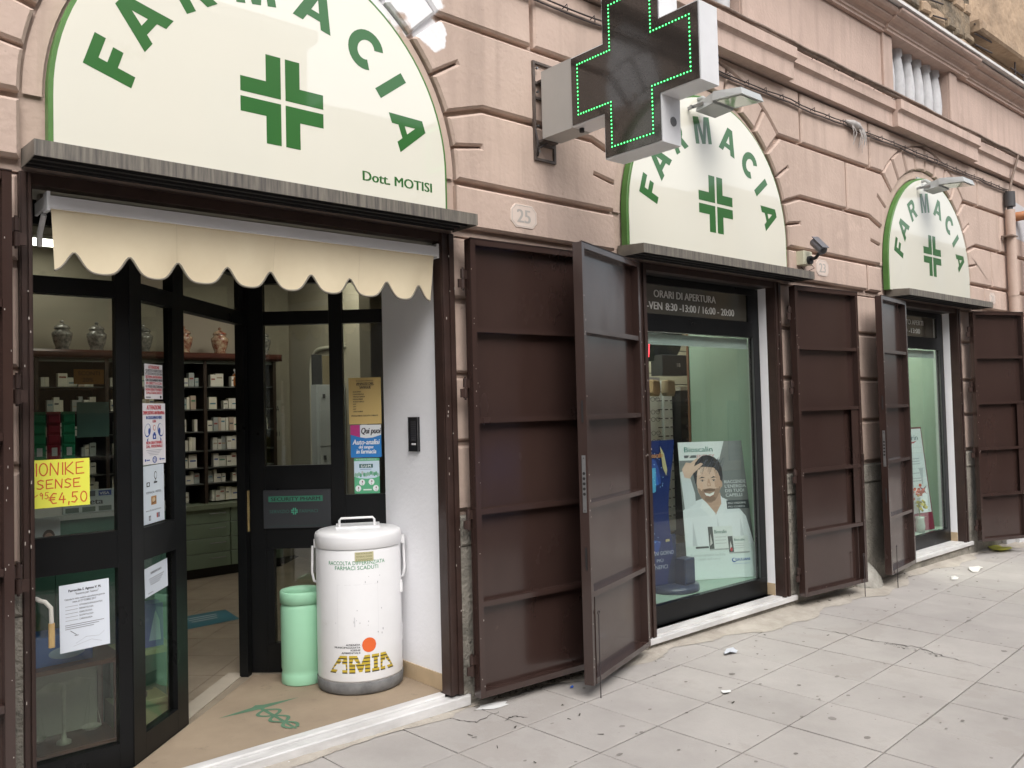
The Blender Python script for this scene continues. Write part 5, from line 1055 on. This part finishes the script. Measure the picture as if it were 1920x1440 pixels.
for bx0, by0, bw, bh in ((.34, .215, .36, .16), (.62, .185, .30, .115)):
    c.rect(bx0, by0, bx0+bw, by0+bh, (.62, .66, .66), 6); c.rect(bx0, by0, bx0+.07, by0+bh, (.05, .06, .06), 7); c.poly([(bx0+.01, by0+.02), (bx0+.05, by0+.04), (bx0+.03, by0+bh*.7)], (.5, .5, .5), 7.5); c.text('Bioscalin', bx0+.09, by0+bh*.68, bw*.5, bh*.16, (.03, .12, .09), 7, bold=.02)
    for k in range(3): c.rect(bx0+.09, by0+bh*(.5-.14*k), bx0+.09+bw*.45, by0+bh*(.53-.14*k), (.4, .42, .43), 7)
    c.poly([(bx0, by0), (bx0+bw, by0), (bx0+bw, by0-.01), (bx0, by0-.01)], (.35, .38, .38), 6)
c.ell(.655, .205, .018, .014, (.5, .03, .04), 8)
c.rect(.14, .222, .33, .236, (.05, .06, .07), 4); c.text('Formula esclusiva studiata', .06, .165, .50, .018, (.42, .47, .48), 4); c.text("per i capelli dell'uomo", .06, .137, .42, .018, (.42, .47, .48), 4)
c.ell(.68, .127, .035, .016, (.05, .12, .38), 4); c.ell(.685, .129, .026, .010, (.6, .68, .68), 5); c.text('GIULIANI', .70, .120, .21, .020, (.05, .12, .38), 6, bold=.02); c.rect(.66, .098, .90, .102, (.4, .5, .65), 4)
c.out('print', t)
# blue wavy poster & counter stand at left of window 2
t = thing('blue_poster', (4.86, .5, .2), 0, 'tall dark blue glowing advertising stand at the left of the eyeglass window', 'poster')
n = 16; vs = []; edge = lambda k: .02*math.sin(k/n*7)
for k in range(n+1):
    z = .20+1.10*k/n; r_ = 5.05+.045*math.cos(k/n*6.0)-.02; vs += [(4.55, .50, z), (r_, .38, z)]
mb = MB().add(vs, [(2*k, 2*k+1, 2*k+3, 2*k+2) for k in range(n)]+[]); mb.add([v+Vector((.003, .006, 0)) for v in map(Vector, vs)], [(2*k+2, 2*k+3, 2*k+1, 2*k) for k in range(n)]); obj('card', mb, fm((.012, .025, .12), .3), t)
ud = (Vector((5.03, .38, 0))-Vector((4.55, .50, 0))).normalized(); cv = Canvas((4.55, .497, .20), ud, Z)
for r_, col in ((.075, (.02, .06, .28)), (.055, (.03, .12, .45)), (.035, (.08, .28, .65))): cv.ell(.33, .62, r_, .30*r_/.075+.05, col, 1+(.08-r_)*20)
cv.poly([(.31, .72), (.345, .72), (.35, .90), (.315, .90)], (.08, .35, .6), 4); cv.poly([(.31, .66), (.345, .66), (.345, .715), (.31, .715)], (.55, .42, .14), 4); cv.poly([(.31, .50), (.345, .50), (.345, .655), (.31, .655)], (.03, .03, .08), 4)
random.seed(9)
for _ in range(70):
    q = random.uniform(0, 2*PI); rr_ = random.uniform(.5, 1.2); cv.ell(.33+.10*rr_*math.cos(q), .62+.33*rr_*math.sin(q), .0035, .0035, (.35, .55, .8), 5, 6)
cv.poly([(.395, 1.06), (.43, 1.0), (.455, .88), (.445, .84), (.415, .90)], (.45, .40, .22), 2); cv.text('Bioscalin', .29, .975, .13, .035, (.45, .20, .08), 3, bold=.01)
for k, s in enumerate(('OGNI GIORNO', 'DI PIÙ', 'BENEFICI')): cv.text(s, .28, .26-k*.05, .019*len(s), .028, (.4, .45, .55), 3)
cv.out('print', t)
t = thing('product_plinth', (5.0, .32, .2), 0, 'dark navy stepped product plinth in front of the blue poster', 'display stand'); NB = fm((.018, .03, .075), .3)
obj('round_base', MB().lathe([(0, 0), (.20, 0), (.205, .01), (.20, .045), (0, .045)], (5.02, .40, .196), 36), NB, t); obj('back_plate', MB().obox((4.93, .42, .242), (.93, -.36, 0), (.36, .93, 0), (0, 0, 1), -.09, .13, 0, .02, 0, .36), NB, t)
obj('front_pillar', MB().bbox(5.02, 5.14, .27, .36, .242, .43, .008), NB, t); obj('badge', MB().box(4.95, 5.0, .385, .389, .555, .572), fm((.4, .35, .2), .3), t)
# window 3 display
db3 = thing('mint_booth', (8.9, .8, dz), 0, 'mint green display floor and side wall inside the last window', 'display')
obj('display_floor', MB().box(7.81, 9.55, .182, 1.5, .12, dz), M_mint, db3); obj('side_panel', MB().box(9.40, 9.425, .182, 1.349, dz+.001, 2.899), M_mint, db3); obj('back_panel', MB().box(7.9, 9.60, 1.35, 1.40, dz+.001, 2.9), M_mint, db3); obj('cream_panel', MB().box(7.82, 8.9, 1.30, 1.345, dz+.001, 2.9), MS, db3); obj('display_ceiling', MB().box(7.81, 9.6, .501, 1.75, 2.9, 2.95), M_ceil, db3); obj('partition', MB().box(7.81, 7.86, .501, 1.70, dz, 2.899), M_roomw, db3)
t, c = board('leaflet_stand', (8.72, .30, .20), (9.15, .21, .20), (8.76, .38, 1.265), (9.1255, .3035, 1.265), 'tall white leaflet stand with dark red edge and foot in the last window', col=(.16, .02, .04))
c.rect(0, .17, .965, .985, (.62, .68, .70), 1); c.rect(.0, 0, .97, .168, (.20, .02, .05), 1); c.text('Eucerin', .0, .875, .80, .05, (.06, .12, .15), 2, bold=.02); c.poly([(.35, .852), (.62, .862), (.75, .868), (.60, .845), (.45, .842)], (.35, .02, .05), 2)
for y_, s in ((.69, 1), (.665, 1), (.64, 0), (.55, 0), (.50, 1), (.475, 1)): c.rect(.25, y_, .75, y_+.008, (.35, .38, .4), 2)
for y_ in (.80, .75, .60, .43): c.rect(.0, y_, .94, y_+.003, (.45, .5, .52), 2)
c.poly([(.66, .60), (.86, .60), (.83, .57), (.78, .44), (.74, .44), (.70, .57)], (.40, .44, .46), 3); c.poly([(.62, .42), (.75, .40), (.9, .43), (.80, .385), (.88, .34), (.75, .375), (.64, .35), (.70, .385)], (.25, .03, .06), 4)
c.text('DERMO', .15, .262, .6, .022, (.2, .22, .22), 3); c.rect(.3, .13, .75, .136, (.4, .1, .14), 3); c.rect(.3, .142, .65, .148, (.4, .1, .14), 3)
c.out('print', t)
fl = thing('flower_pot', (8.86, .24, .2), 0, 'small vase of orange and yellow flowers by the last window pane', 'flowers'); random.seed(4)
obj('vase', MB().lathe([(0, 0), (.04, 0), (.05, .06), (.04, .13), (.048, .16), (.042, .16), (0, .12)], (8.86, .235, .196), 18), fm((.35, .42, .38), .15), fl)
for col, zc, n_, nm in (((.55, .10, .04), .60, 34, 'red_flowers'), ((.45, .40, .03), .47, 30, 'yellow_flowers')):
    mb = MB()
    for _ in range(n_):
        p = Vector((8.86+random.gauss(0, .045), .235+random.gauss(0, .022), zc+random.gauss(0, .035))); r_ = random.uniform(.012, .022); q = Vector((random.gauss(0, 1), random.gauss(0, 1), random.gauss(0, 1))).normalized(); s1 = q.orthogonal().normalized(); s2 = q.cross(s1)
        p.y = max(p.y, .20); mb.add([p+s1*r_*math.cos(a)+s2*r_*math.sin(a) for a in [k*PI/3 for k in range(6)]], [tuple(range(6))])
    obj(nm, mb, fm(col), fl)
mb = MB()
for _ in range(8): mb.tube([(8.86, .235, .34), (8.86+random.gauss(0, .03), .235, .55)], .002, 4)
obj('stem', mb, fm((.05, .14, .03)), fl)
# ================================================================== LED CROSS
cr = thing('led_cross_sign', (3.42, -.1, 3.0), 0, 'projecting pharmacy cross with dark face and green LED outline, bracketed to the wall', 'sign')
cy_, cz_ = -.77, 3.308; xa, xb = 3.35, 3.495
def crosspts(L_, a): return [(-a, -L_), (a, -L_), (a, -a), (L_, -a), (L_, a), (a, a), (a, L_), (-a, L_), (-a, a), (-L_, a), (-L_, -a), (-a, -a)]
def yzprism(mb, pts, x0, x1):
    n = len(pts); vs = [(x0, y, z) for y, z in pts]+[(x1, y, z) for y, z in pts]; fs = [(i, (i+1) % n, n+(i+1) % n, n+i) for i in range(n)]
    for t_ in tessellate_polygon([[Vector((y, z, 0)) for y, z in pts]]): fs += [tuple(t_), tuple(n+i for i in t_)[::-1]]
    return mb.add(vs, fs)
LL, AA = .434, .194
M_cw = mat('white_housing', (.74, .74, .75), .35, var=.08, scale=5)
obj('housing', yzprism(MB(), [(cy_+a, cz_+b) for a, b in crosspts(LL, AA)], xa, xb), M_cw, cr)
M_face = mat('smoked_face', (.038, .033, .03), .12, var=.25, scale=200, coat=.6)
for x0, x1 in ((xa-.006, xa-.0005), (xb+.0005, xb+.006)): obj('display_face', yzprism(MB(), [(cy_+a, cz_+b) for a, b in crosspts(LL-.007, AA-.007)], x0, x1), M_face, cr)
mb = MB(); bb = MB(); L2, A2 = LL-.055, AA-.055; cp = crosspts(L2, A2)
for xx, sgn in ((xa-.0065, -1), (xb+.0065, 1)):
    for i in range(12):
        p, q = Vector(cp[i]), Vector(cp[(i+1) % 12]); n = max(1, round((q-p).length/.0208)); d = (q-p).normalized(); nr = Vector((-d.y, d.x))*.007
        bb.add([(xx, cy_+a.x, cz_+a.y) for a in (p-nr, q-nr, q+nr, p+nr)], [(0, 1, 2, 3)])
        for k in range(n):
            c_ = p+(q-p)*k/n; r_ = .0043; o_ = (xx+sgn*.001)
            mb.add([(o_, cy_+c_.x+r_*math.cos(a), cz_+c_.y+r_*math.sin(a)) for a in [j*PI/3 for j in range(6)]]+[(o_+sgn*.004, cy_+c_.x, cz_+c_.y)], [(j, (j+1) % 6, 6) for j in range(6)])
obj('led_row', mb, M_led, cr, kind='stuff'); obj('led_strip', bb, fm((.006, .06, .012), .4), cr, kind='stuff')  # dark green band paints the glow around the LEDs into the colour
gp = MB(); gp.box(xa-.001, xb+.001, cy_+LL, -.095, 3.112, 3.504); obj('junction_box', gp, mat('putty_grey_box', (.40, .385, .36), .45, var=.08, scale=4), cr)
mb = MB().box(3.33, 3.345, -.05, -.031, 3.0, 3.585).box(3.485, 3.50, -.05, -.031, 3.0, 3.585)
for z in (3.0, 3.09, 3.36, 3.45, 3.57): mb.box(3.3455, 3.4845, -.05, -.031, z, z+.014)
for z in (3.105, 3.455): mb.box(3.36, 3.475, -.095, -.051, z, z+.012)
obj('wall_bracket', mb, mat('rusty_bracket', (.13, .11, .10), .6, c2=(.07, .05, .04), scale=20), cr)
mb = MB()
for z in (3.05, 3.40, 3.54, 3.2): mb.tube([(3.355, -.05, z), (3.355, -.062, z)], .008, 6)
obj('bolt', mb, M_steel, cr)
obj('power_cable', MB().tube([(3.34, -.04, 3.20), (3.325, -.08, 3.10), (3.34, -.06, 3.02), (3.36, -.05, 3.07), (3.40, -.08, 3.10)], .006, 6), M_cabled, cr)
obj('underside_grommet', MB().tube([(3.40, -.36, 3.1115), (3.40, -.36, 3.09)], .014, 8), M_dark, cr)
obj('speaker_grille', MB().tube([(xb-.06, cy_-AA-.0005, 2.99), (xb-.06, cy_-AA-.004, 2.99)], .024, 14), fm((.12, .12, .12)), cr)
# ================================================================== FLOODLIGHTS
def flood(x, label):
    t = thing('street_floodlight', (x, -.2, 3.6), 0, label, 'floodlight', 'grey floodlights over the signs')
    MLg = bpy.data.materials.get('floodlight_grey') or mat('floodlight_grey', (.46, .475, .47), .45, var=.08, scale=6)
    vs = [(x-.13, -.27, 3.605), (x+.13, -.27, 3.605), (x+.13, -.50, 3.585), (x-.13, -.50, 3.585), (x-.12, -.27, 3.668), (x+.12, -.27, 3.668), (x+.115, -.485, 3.635), (x-.115, -.485, 3.635)]
    F6 = [(0, 3, 2, 1), (4, 5, 6, 7), (0, 1, 5, 4), (1, 2, 6, 5), (2, 3, 7, 6), (3, 0, 4, 7)]
    obj('lamp_head', MB().add(vs, F6), MLg, t)
    obj('lens', MB().add([(x-.105, -.29, 3.6025), (x+.105, -.29, 3.6025), (x+.105, -.48, 3.5845), (x-.105, -.48, 3.5845), (x-.105, -.29, 3.599), (x+.105, -.29, 3.599), (x+.105, -.48, 3.581), (x-.105, -.48, 3.581)], [(4, 7, 6, 5), (0, 1, 5, 4), (1, 2, 6, 5), (2, 3, 7, 6), (3, 0, 4, 7)]), mat('frosted_lens', (.42, .45, .38), .2, coat=1) if 'frosted_lens' not in bpy.data.materials else bpy.data.materials['frosted_lens'], t)
    obj('gear_case', MB().add([(x-.11, -.12, 3.575), (x+.11, -.12, 3.575), (x+.12, -.268, 3.59), (x-.12, -.268, 3.59), (x-.09, -.12, 3.64), (x+.09, -.12, 3.64), (x+.11, -.268, 3.665), (x-.11, -.268, 3.665)], F6), MLg, t)
    obj('wall_arm', MB().tube([(x, -.031, 3.70), (x, -.10, 3.70), (x, -.16, 3.65)], .016, 8).box(x-.06, x+.06, -.045, -.031, 3.66, 3.74), MLg, t)
    obj('stirrup', MB().box(x-.125, x-.112, -.19, -.06, 3.60, 3.62).tube([(x-.118, -.10, 3.61), (x-.14, -.10, 3.61)], .012, 8), M_steel, t)
flood(4.90, 'grey floodlight right behind the cross, over the second sign'); flood(8.52, 'grey floodlight over the farthest sign')
# ================================================================== SECURITY CAMERA
sc = thing('security_camera', (6.25, -.1, 2.66), 0, 'dark bullet security camera on a cream box beside number 23', 'camera')
obj('mount_box', MB().bbox(6.18, 6.31, -.10, -.031, 2.655, 2.765, .004), mat('cream_box', (.58, .56, .42), .5), sc)
obj('arm', MB().tube([(6.25, -.101, 2.69), (6.25, -.125, 2.69)], .034, 14).tube([(6.25, -.12, 2.695), (6.24, -.17, 2.70), (6.22, -.21, 2.73)], .014, 8), fm((.02, .02, .022), .4), sc)
h0, h1 = Vector((6.23, -.16, 2.83)), Vector((6.19, -.26, 2.735)); dr = (h1-h0).normalized()
obj('camera_body', MB().tube([h0, h0+dr*.005, h1], [.03, .036, .036], 16), mat('camera_grey', (.10, .10, .115), .35), sc); obj('lens_glass', MB().tube([h1+dr*.0005, h1+dr*.003], .022, 14), fm((.01, .01, .012), .1), sc)
obj('sun_hood', MB().obox(h0, dr, dr.cross(Z).normalized(), dr.cross(dr.cross(Z)).normalized()*-1, -.01, .155, -.03, .03, .034, .039), fm((.14, .14, .155), .35), sc)
obj('cable', MB().tube([(6.27, -.10, 2.67), (6.30, -.12, 2.63), (6.26, -.07, 2.60), (6.22, -.05, 2.64)], .003, 5), M_cabled, sc)
# ================================================================== HOUSE NUMBERS
def plaque(x, z, num, label, w_=.20, h_=.135):
    t = thing('house_number', (x, -.035, z), 0, label, 'house number', 'house number plaques')
    k = .035; pts = [(x-w_/2+k, z), (x+w_/2-k, z), (x+w_/2, z+k), (x+w_/2, z+h_-k), (x+w_/2-k, z+h_), (x-w_/2+k, z+h_), (x-w_/2, z+h_-k), (x-w_/2, z+k)]
    obj('plaque', MB().prism(pts, -.0305, -.038, .002), mat('chalky_plaque', (.68, .57, .50), .8, var=.1, scale=12) if 'chalky_plaque' not in bpy.data.materials else bpy.data.materials['chalky_plaque'], t)
    cv = Canvas((x-w_/2, -.0384, z), X, Z); g = (.40, .37, .34)
    cv.text(num, w_*.24, h_*.22, w_*.5, h_*.56, g, 1, bold=-.012)
    q = [(px_-x+w_/2, pz-z) for px_, pz in pts]; q2 = [(w_/2+(a-w_/2)*.9, h_/2+(b-h_/2)*.87) for a, b in q]; cv.line(q2+[q2[0]], .0022, g, 1); cv.out('engraving', t)
plaque(3.24, 2.59, '25', 'weathered pale plaque with number 25 between the two nearest signs'); plaque(6.58, 2.60, '23', 'pale plaque with number 23 right of the security camera'); plaque(9.98+.33, 2.60, '21', 'small pale plaque with number 21 above the farthest shutter', .17, .13)
# ================================================================== CABLES AND PIPES
def wavy(x0, x1, y, z, amp, n, sag=0):
    out = []
    for k in range(n+1):
        x = x0+(x1-x0)*k/n; out.append((x, y+random.uniform(-1, 1)*amp*.4, z+random.uniform(-1, 1)*amp-sag*math.sin(PI*((x-x0) % 1.0))))
    return out
random.seed(13)
t = thing('upper_cable_run', (6, -.14, 4.38), 0, 'thick brown bundle of cables lying along the ledge under the balusters', 'cable')
for r_, dy, dz_ in ((.024, 0, 0), (.011, -.026, .006), (.009, .02, .022)): obj('cable', MB().tube(wavy(-5, 21, -.125+dy, 4.385+dz_, .006, 120), r_, 7), M_cable, t)
mb = MB()
for k in range(70): x = -4+k*.36; mb.tube([(x, -.13, 4.353), (x+.005, -.107, 4.408), (x, -.08, 4.36)], .004, 4)
obj('cable_tie', mb, M_cabled, t, kind='stuff')
t = thing('lower_cable_run', (6, -.05, 3.95), 0, 'thin dark clipped cables crossing the wall just below the string course', 'cable')
for r_, dy, dz_ in ((.008, 0, 0), (.0055, -.008, .016), (.005, -.004, -.012)): obj('cable', MB().tube(wavy(-5, 10.9, -.052+dy, 3.965+dz_, .005, 90, .012), r_, 6), M_cable if dz_ == 0 else M_cabled, t)
mb = MB()
for k in range(60): x = -3.6+k*.24; mb.tube([(x, -.031, 3.97), (x, -.075, 3.985), (x+.01, -.07, 3.95)], .004, 4)
obj('cable_clip', mb, M_cabled, t, kind='stuff')
t = thing('frayed_rag', (7.2, -.07, 3.9), 0, 'frayed pale rag tied round the thin cables', 'rag')
MR = mat('dirty_rag', (.45, .42, .40), .9, var=.3, scale=30); mb = MB()
mb.tube([(7.02, -.06, 3.99), (7.12, -.07, 3.985), (7.2, -.075, 3.975), (7.35, -.06, 3.96)], [.012, .034, .036, .010], 7); obj('knot', mb, MR, t)
mb = MB()
for k in range(9): x = 7.08+random.uniform(0, .3); mb.tube([(x, -.08, 3.97), (x+random.uniform(-.02, .03), -.10, 3.90), (x+random.uniform(-.04, .06), -.09, 3.86-random.uniform(0, .12))], [.008, .005, .002], 4)
obj('loose_thread', mb, MR, t)
t = thing('drainpipe', (10.75, -.1, 2.5), 0, 'pink painted vertical pipe with a dark coupling at the far right', 'pipe')
obj('pipe', MB().tube([(10.78, -.10, 2.0), (10.78, -.10, 3.72)], .052, 14).tube([(10.78, -.10, 2.72), (10.78, -.10, 2.78)], .058, 14), M_wall, t)
obj('coupling', MB().tube([(10.79, -.10, 3.76), (10.79, -.10, 3.93)], .058, 12).tube([(10.78, -.10, 3.721), (10.785, -.10, 3.759)], .03, 10), fm((.06, .058, .06), .5), t)
obj('pipe_clip', MB().box(10.66, 10.83, -.155, -.031, 3.40, 3.415).tube([(10.66, -.05, 3.40), (10.66, -.05, 3.36)], .008, 5), M_cable, t)
obj('cable_bundle', MB().tube([(10.80, -.10, 3.94), (10.86, -.11, 4.10), (10.93, -.16, 4.36)], .014, 6).tube([(10.78, -.10, 3.94), (10.84, -.12, 4.12), (10.92, -.17, 4.38)], .008, 6), M_cable, t)
t = thing('orange_elbow_pipe', (11.2, -.1, 3.6), 0, 'orange terracotta elbow pipe at the right edge of the wall', 'pipe')
obj('elbow', MB().tube([(11.15, -.03, 3.70), (11.15, -.14, 3.70), (11.22, -.17, 3.68), (11.26, -.17, 3.55), (11.26, -.17, 2.2)], .055, 12), mat('terracotta', (.42, .17, .07), .6, var=.25, scale=8), t)
t = thing('lime_patch', (11.1, -.035, 3.6), 0, 'grey whitewashed mortar patch behind the orange elbow pipe', 'plaster patch')
obj('patch', MB().prism([(10.9, 3.45), (11.5, 3.42), (11.55, 3.85), (10.95, 3.90)], -.0302, -.036, .003), fm((.48, .47, .48), .8), t)
# ================================================================== LITTER AND MARKS ON THE PAVING
random.seed(17)
def litter(nm, x, y, r_, col, label, cat, n=7, h=.012, rot_=0, asp=.5):
    t = thing(nm, tuple(gxy(x, y, .0)), 0, label, cat)
    pts = [(math.cos(2*PI*k/n)*r_*random.uniform(.7, 1.15), math.sin(2*PI*k/n)*r_*asp*random.uniform(.7, 1.15)) for k in range(n)]
    ca, sa = math.cos(rot_), math.sin(rot_); P = [gxy(x+a*ca-b*sa, y+a*sa+b*ca, .003+random.uniform(.0, h)) for a, b in pts]; ce = gxy(x, y, .006+h*.6)
    mb = MB().add(P+[ce], [(k, (k+1) % n, n) for k in range(n)]); mb.add([p-Vector((0, 0, .0012)) for p in P+[ce]], [((k+1) % n, k, n) for k in range(n)])
    obj('sheet', mb, fm(col, .6), t); return t
litter('foil_wrapper', 4.62, -.372, .085, (.52, .54, .58), 'crumpled silvery blue wrapper lying before the eyeglass window', 'wrapper', 9, .02, .1, .38)
litter('torn_paper', 3.98, -.787, .032, (.78, .78, .76), 'small torn white paper in the middle of the paving', 'paper', 6, .01, 0, .9)
litter('paper_scrap', 8.70, -.34, .17, (.72, .70, .66), 'flat white paper near the yellow bag end of the pavement, larger of two', 'paper', 8, .02, .2, .35)
litter('paper_scrap', 8.10, -.38, .09, (.70, .68, .64), 'small white paper below the sill of the last window', 'paper', 7, .02, .3, .4)
litter('paper_scrap', 1.73, -.05, .035, (.72, .74, .75), 'white scrap of paper against the marble doorstep', 'paper', 5, .006, .5, .5)
litter('blue_scrap', 3.385, -.174, .013, (.03, .10, .42), 'tiny blue plastic piece under the flat shutter', 'litter', 6, .012, 0, .8)
t = litter('yellow_bag', 10.05, -.10, .20, (.60, .58, .06), 'yellow and black printed bag lying by the far wall', 'bag', 9, .05, .1, .55)
litter('paint_spill', 2.87, -.10, .10, (.70, .70, .69), 'patch of spilt white paint on the paving by the doorstep', 'paint spill', 11, .001, -.25, .42)
t = thing('white_crate', (10.7, .0, gz(10.6, 0)), 0, 'pale grey box on the ground at the far right below the last shutter', 'box'); obj('crate_body', MB().box(10.35, 11.6, -.06, -.015, gz(10.8, 0)-.02, .09), fm((.50, .50, .50), .6), t); obj('crate_side', MB().box(10.62, 11.6, -.10, -.0605, gz(10.8, 0)-.02, .10), fm((.60, .61, .62), .6), t)
mb = MB(); 
for _ in range(430):
    u = random.uniform(-1.2, 9.5); v = -random.random()**1.3*3.4; p = guv(u, v); r_ = random.uniform(.005, .019)*(1.35 if random.random() < .25 else .75); n = 9; a0 = random.uniform(0, PI); asp = random.uniform(.45, 1)
    ring = [guv(u+r_*math.cos(2*PI*k/n+a0)*random.uniform(.8, 1.15), v+asp*r_*math.sin(2*PI*k/n+a0)*random.uniform(.8, 1.15), .0016) for k in range(n)]
    mb.add(ring, [tuple(range(n))])
obj('gum_spots', mb, M_gum, None, kind='stuff', label='dark flattened chewing gum and dirt spots scattered over the paving', cat='stains')
mb = MB()
for _ in range(150):
    u = random.uniform(-.5, 8); v = -abs(random.gauss(0, .55)); v = max(v, -3); p = guv(u, v); a = random.uniform(0, PI); l_ = random.uniform(.004, .017); wd = random.uniform(.0015, .005)
    q = [guv(u+l_*sx*math.cos(a)-wd*sy*math.sin(a), v+l_*sx*math.sin(a)+wd*sy*math.cos(a), .002+random.uniform(0, .004)) for sx, sy in ((-1, -1), (1, -.6), (1.1, .8), (-.8, 1))]
    mb.add(q, [(0, 1, 2, 3)])
for _ in range(420):     # leaf debris against the wall under the flat shutter
    x = random.choice([random.uniform(2.9, 3.7), random.uniform(6.1, 7.9)]); y = -abs(random.gauss(0, .05))-.0; l_ = random.uniform(.004, .013); a = random.uniform(0, PI)
    mb.add([gxy(x+l_*sx*math.cos(a)-.003*sy*math.sin(a), y+l_*sx*math.sin(a)+.003*sy*math.cos(a), .017+random.uniform(0, .006)) for sx, sy in ((-1, -1), (1, -1), (1, 1), (-1, 1))], [(0, 1, 2, 3)])
obj('leaf_debris', mb, fm((.05, .042, .033), .9), None, kind='stuff', label='dry leaf crumbs and dirt gathered along the foot of the wall', cat='debris')
def crack(pts, w0):
    mb = MB(); P = []
    for (a, b) in zip(pts, pts[1:]):
        for k in range(9): t_ = k/9; P.append((a[0]+(b[0]-a[0])*t_+random.gauss(0, .006), a[1]+(b[1]-a[1])*t_+random.gauss(0, .006)))
    P.append(pts[-1])
    for i, (a, b) in enumerate(zip(P, P[1:])):
        d = Vector((b[0]-a[0], b[1]-a[1])).normalized(); w_ = w0*random.uniform(.3, 1.4)*math.sin(PI*(i+.5)/len(P))**.5; q = Vector((-d.y, d.x))*w_
        mb.add([gxy(a[0]-q.x, a[1]-q.y, .0018), gxy(b[0]-q.x, b[1]-q.y, .0018), gxy(b[0]+q.x, b[1]+q.y, .0018), gxy(a[0]+q.x, a[1]+q.y, .0018)], [(0, 1, 2, 3)])
    return mb
mb = crack([(5.53, -.33), (5.60, -.6), (5.58, -.85), (5.66, -1.1), (5.58, -1.3), (5.54, -1.6)], .004)
for _ in range(60): t_ = random.uniform(.45, .75); x = 5.58+random.gauss(0, .03); y = -.33-1.27*t_+random.gauss(0, .02); mb.add([gxy(x+random.uniform(-.012, .012), y+random.uniform(-.012, .012), .0025) for _ in range(3)], [(0, 1, 2)])
obj('pavement_crack', mb, M_crack, None, kind='structure')
obj('pavement_crack', crack([(2.62, -.02), (2.60, -.12), (2.66, -.22), (2.84, -.18)], .004), M_crack, None, kind='structure')
obj('pavement_crack', crack([(2.78, -.3), (2.86, -.28), (2.9, -.34)], .003), M_crack, None, kind='structure')
# ================================================================== ACROSS THE STREET (seen only in reflections)
def house(x0, x1, h, m, nw, nf, label, y=-13.5):
    t = thing('street_house', ((x0+x1)/2, y-3, -.5), 0, label, 'building', 'houses across the street'); obj('house_wall', MB().box(x0, x1, y-6, y, -3, h), m, t); obj('eaves', MB().box(x0-.1, x1+.1, y-6, y+.35, h+.001, h+.25), M_grey, t)
    for f in range(nf):
        for k in range(nw):
            cx_ = x0+(x1-x0)*(k+.5)/nw; z0 = -.4+f*3.0+(.0 if f == 0 else .9); ww = .75 if f else 1.1
            wn = obj('window', MB().box(cx_-ww, cx_+ww, y+.001, y+.06, z0, z0+2.1), fm((.10, .13, .10) if f else (.05, .05, .055), .5), t); PM[wn.name] = PM[t.name]
            obj('pane', MB().box(cx_-ww*.7, cx_+ww*.7, y+.061, y+.075, z0+.15, z0+1.95), fm((.03, .035, .04), .05), wn)
house(-22, -4, 9.0, M_grey, 5, 3, 'grey rendered house across the street, leftmost'); house(-3.8, 9, 9.8, M_ochre, 4, 3, 'ochre house across the street facing the pharmacy door'); house(9.2, 24, 8.2, M_grey, 5, 3, 'grey house across the street, right of the ochre one'); house(24.3, 60, 8.8, M_ochre, 9, 3, 'long ochre house far down the street')
# parked car by the kerb behind the viewer
def car(x, y, paint, label):
    t = thing('parked_car', (x, y, gz(x, -5.3)-.13), 0, label, 'car', 'cars parked along the kerb')
    prof_ = [(-2.0, .32), (-2.05, .62), (-1.95, .84), (-1.35, .93), (-.75, 1.38), (-.2, 1.46), (.6, 1.44), (1.25, 1.05), (1.9, .92), (2.02, .7), (2.0, .32)]
    vs = []; n = len(prof_)
    for yy, k in ((-.80, .0), (-.84, 0), (.84, 0), (.80, 0)):
        vs += [(px_, yy*(1 if z_ < .95 else .84), z_+(.0)) for px_, z_ in prof_]
    mb = MB().add(vs, [(r_*n+i, r_*n+(i+1) % n, (r_+1)*n+(i+1) % n, (r_+1)*n+i) for r_ in range(3) for i in range(n)]+[tuple(range(n))[::-1], tuple(range(3*n, 4*n))], False); obj('body', mb, paint, t, local=True)
    gl = fm((.02, .025, .03), .05)
    for s in (-1, 1): obj('side_window', MB().prism([(-1.0, .98), (-.68, 1.32), (-.15, 1.39), (.55, 1.37), (1.0, 1.06), (.9, .98)], s*.70, s*.815, 0), gl, t, local=True)
    obj('windscreen', MB().add([(1.235, -.62, 1.07), (1.235, .62, 1.07), (.66, .62, 1.415), (.66, -.62, 1.415)], [(0, 1, 2, 3)]), gl, t, local=True)
    for wx in (-1.28, 1.3):
        for s in (-1, 1): wh = obj('wheel', MB().tube([(wx, s*.66, .31), (wx, s*.86, .31)], .31, 22), fm((.02, .02, .02), .8), t, local=True); PM[wh.name] = PM[t.name]; obj('rim', MB().tube([(wx, s*.861, .31), (wx, s*.87, .31)], .2, 16), M_steel, wh, local=True)
    for s in (-1, 1): obj('headlight', MB().box(1.93, 2.03, s*.62-.14, s*.62+.14, .68, .8), fm((.6, .6, .6), .1), t, local=True)
    return t
c1 = car(2.6, -6.6, mat('silver_paint', (.55, .56, .58), .2, metal=.3, coat=1), 'silver hatchback parked opposite the shop door')
c2 = dup(c1, (8.4, -6.6, gz(8.4, -5.3)-.13), 0, 'blue hatchback parked opposite the eyeglass window'); bpm = mat('blue_paint', (.06, .16, .42), .2, coat=1)
for ch in c2.children:
    if ch.name.startswith('body'): ch.data = ch.data.copy(); ch.data.materials[0] = bpm
print('medicine boxes', boxcount, 'tiles', ninst, 'objects', len(bpy.data.objects))

for o in bpy.data.objects:
    if 'label' in o and len(o['label'].replace('-', ' ').split()) > 16: print('LONG', o['label'])
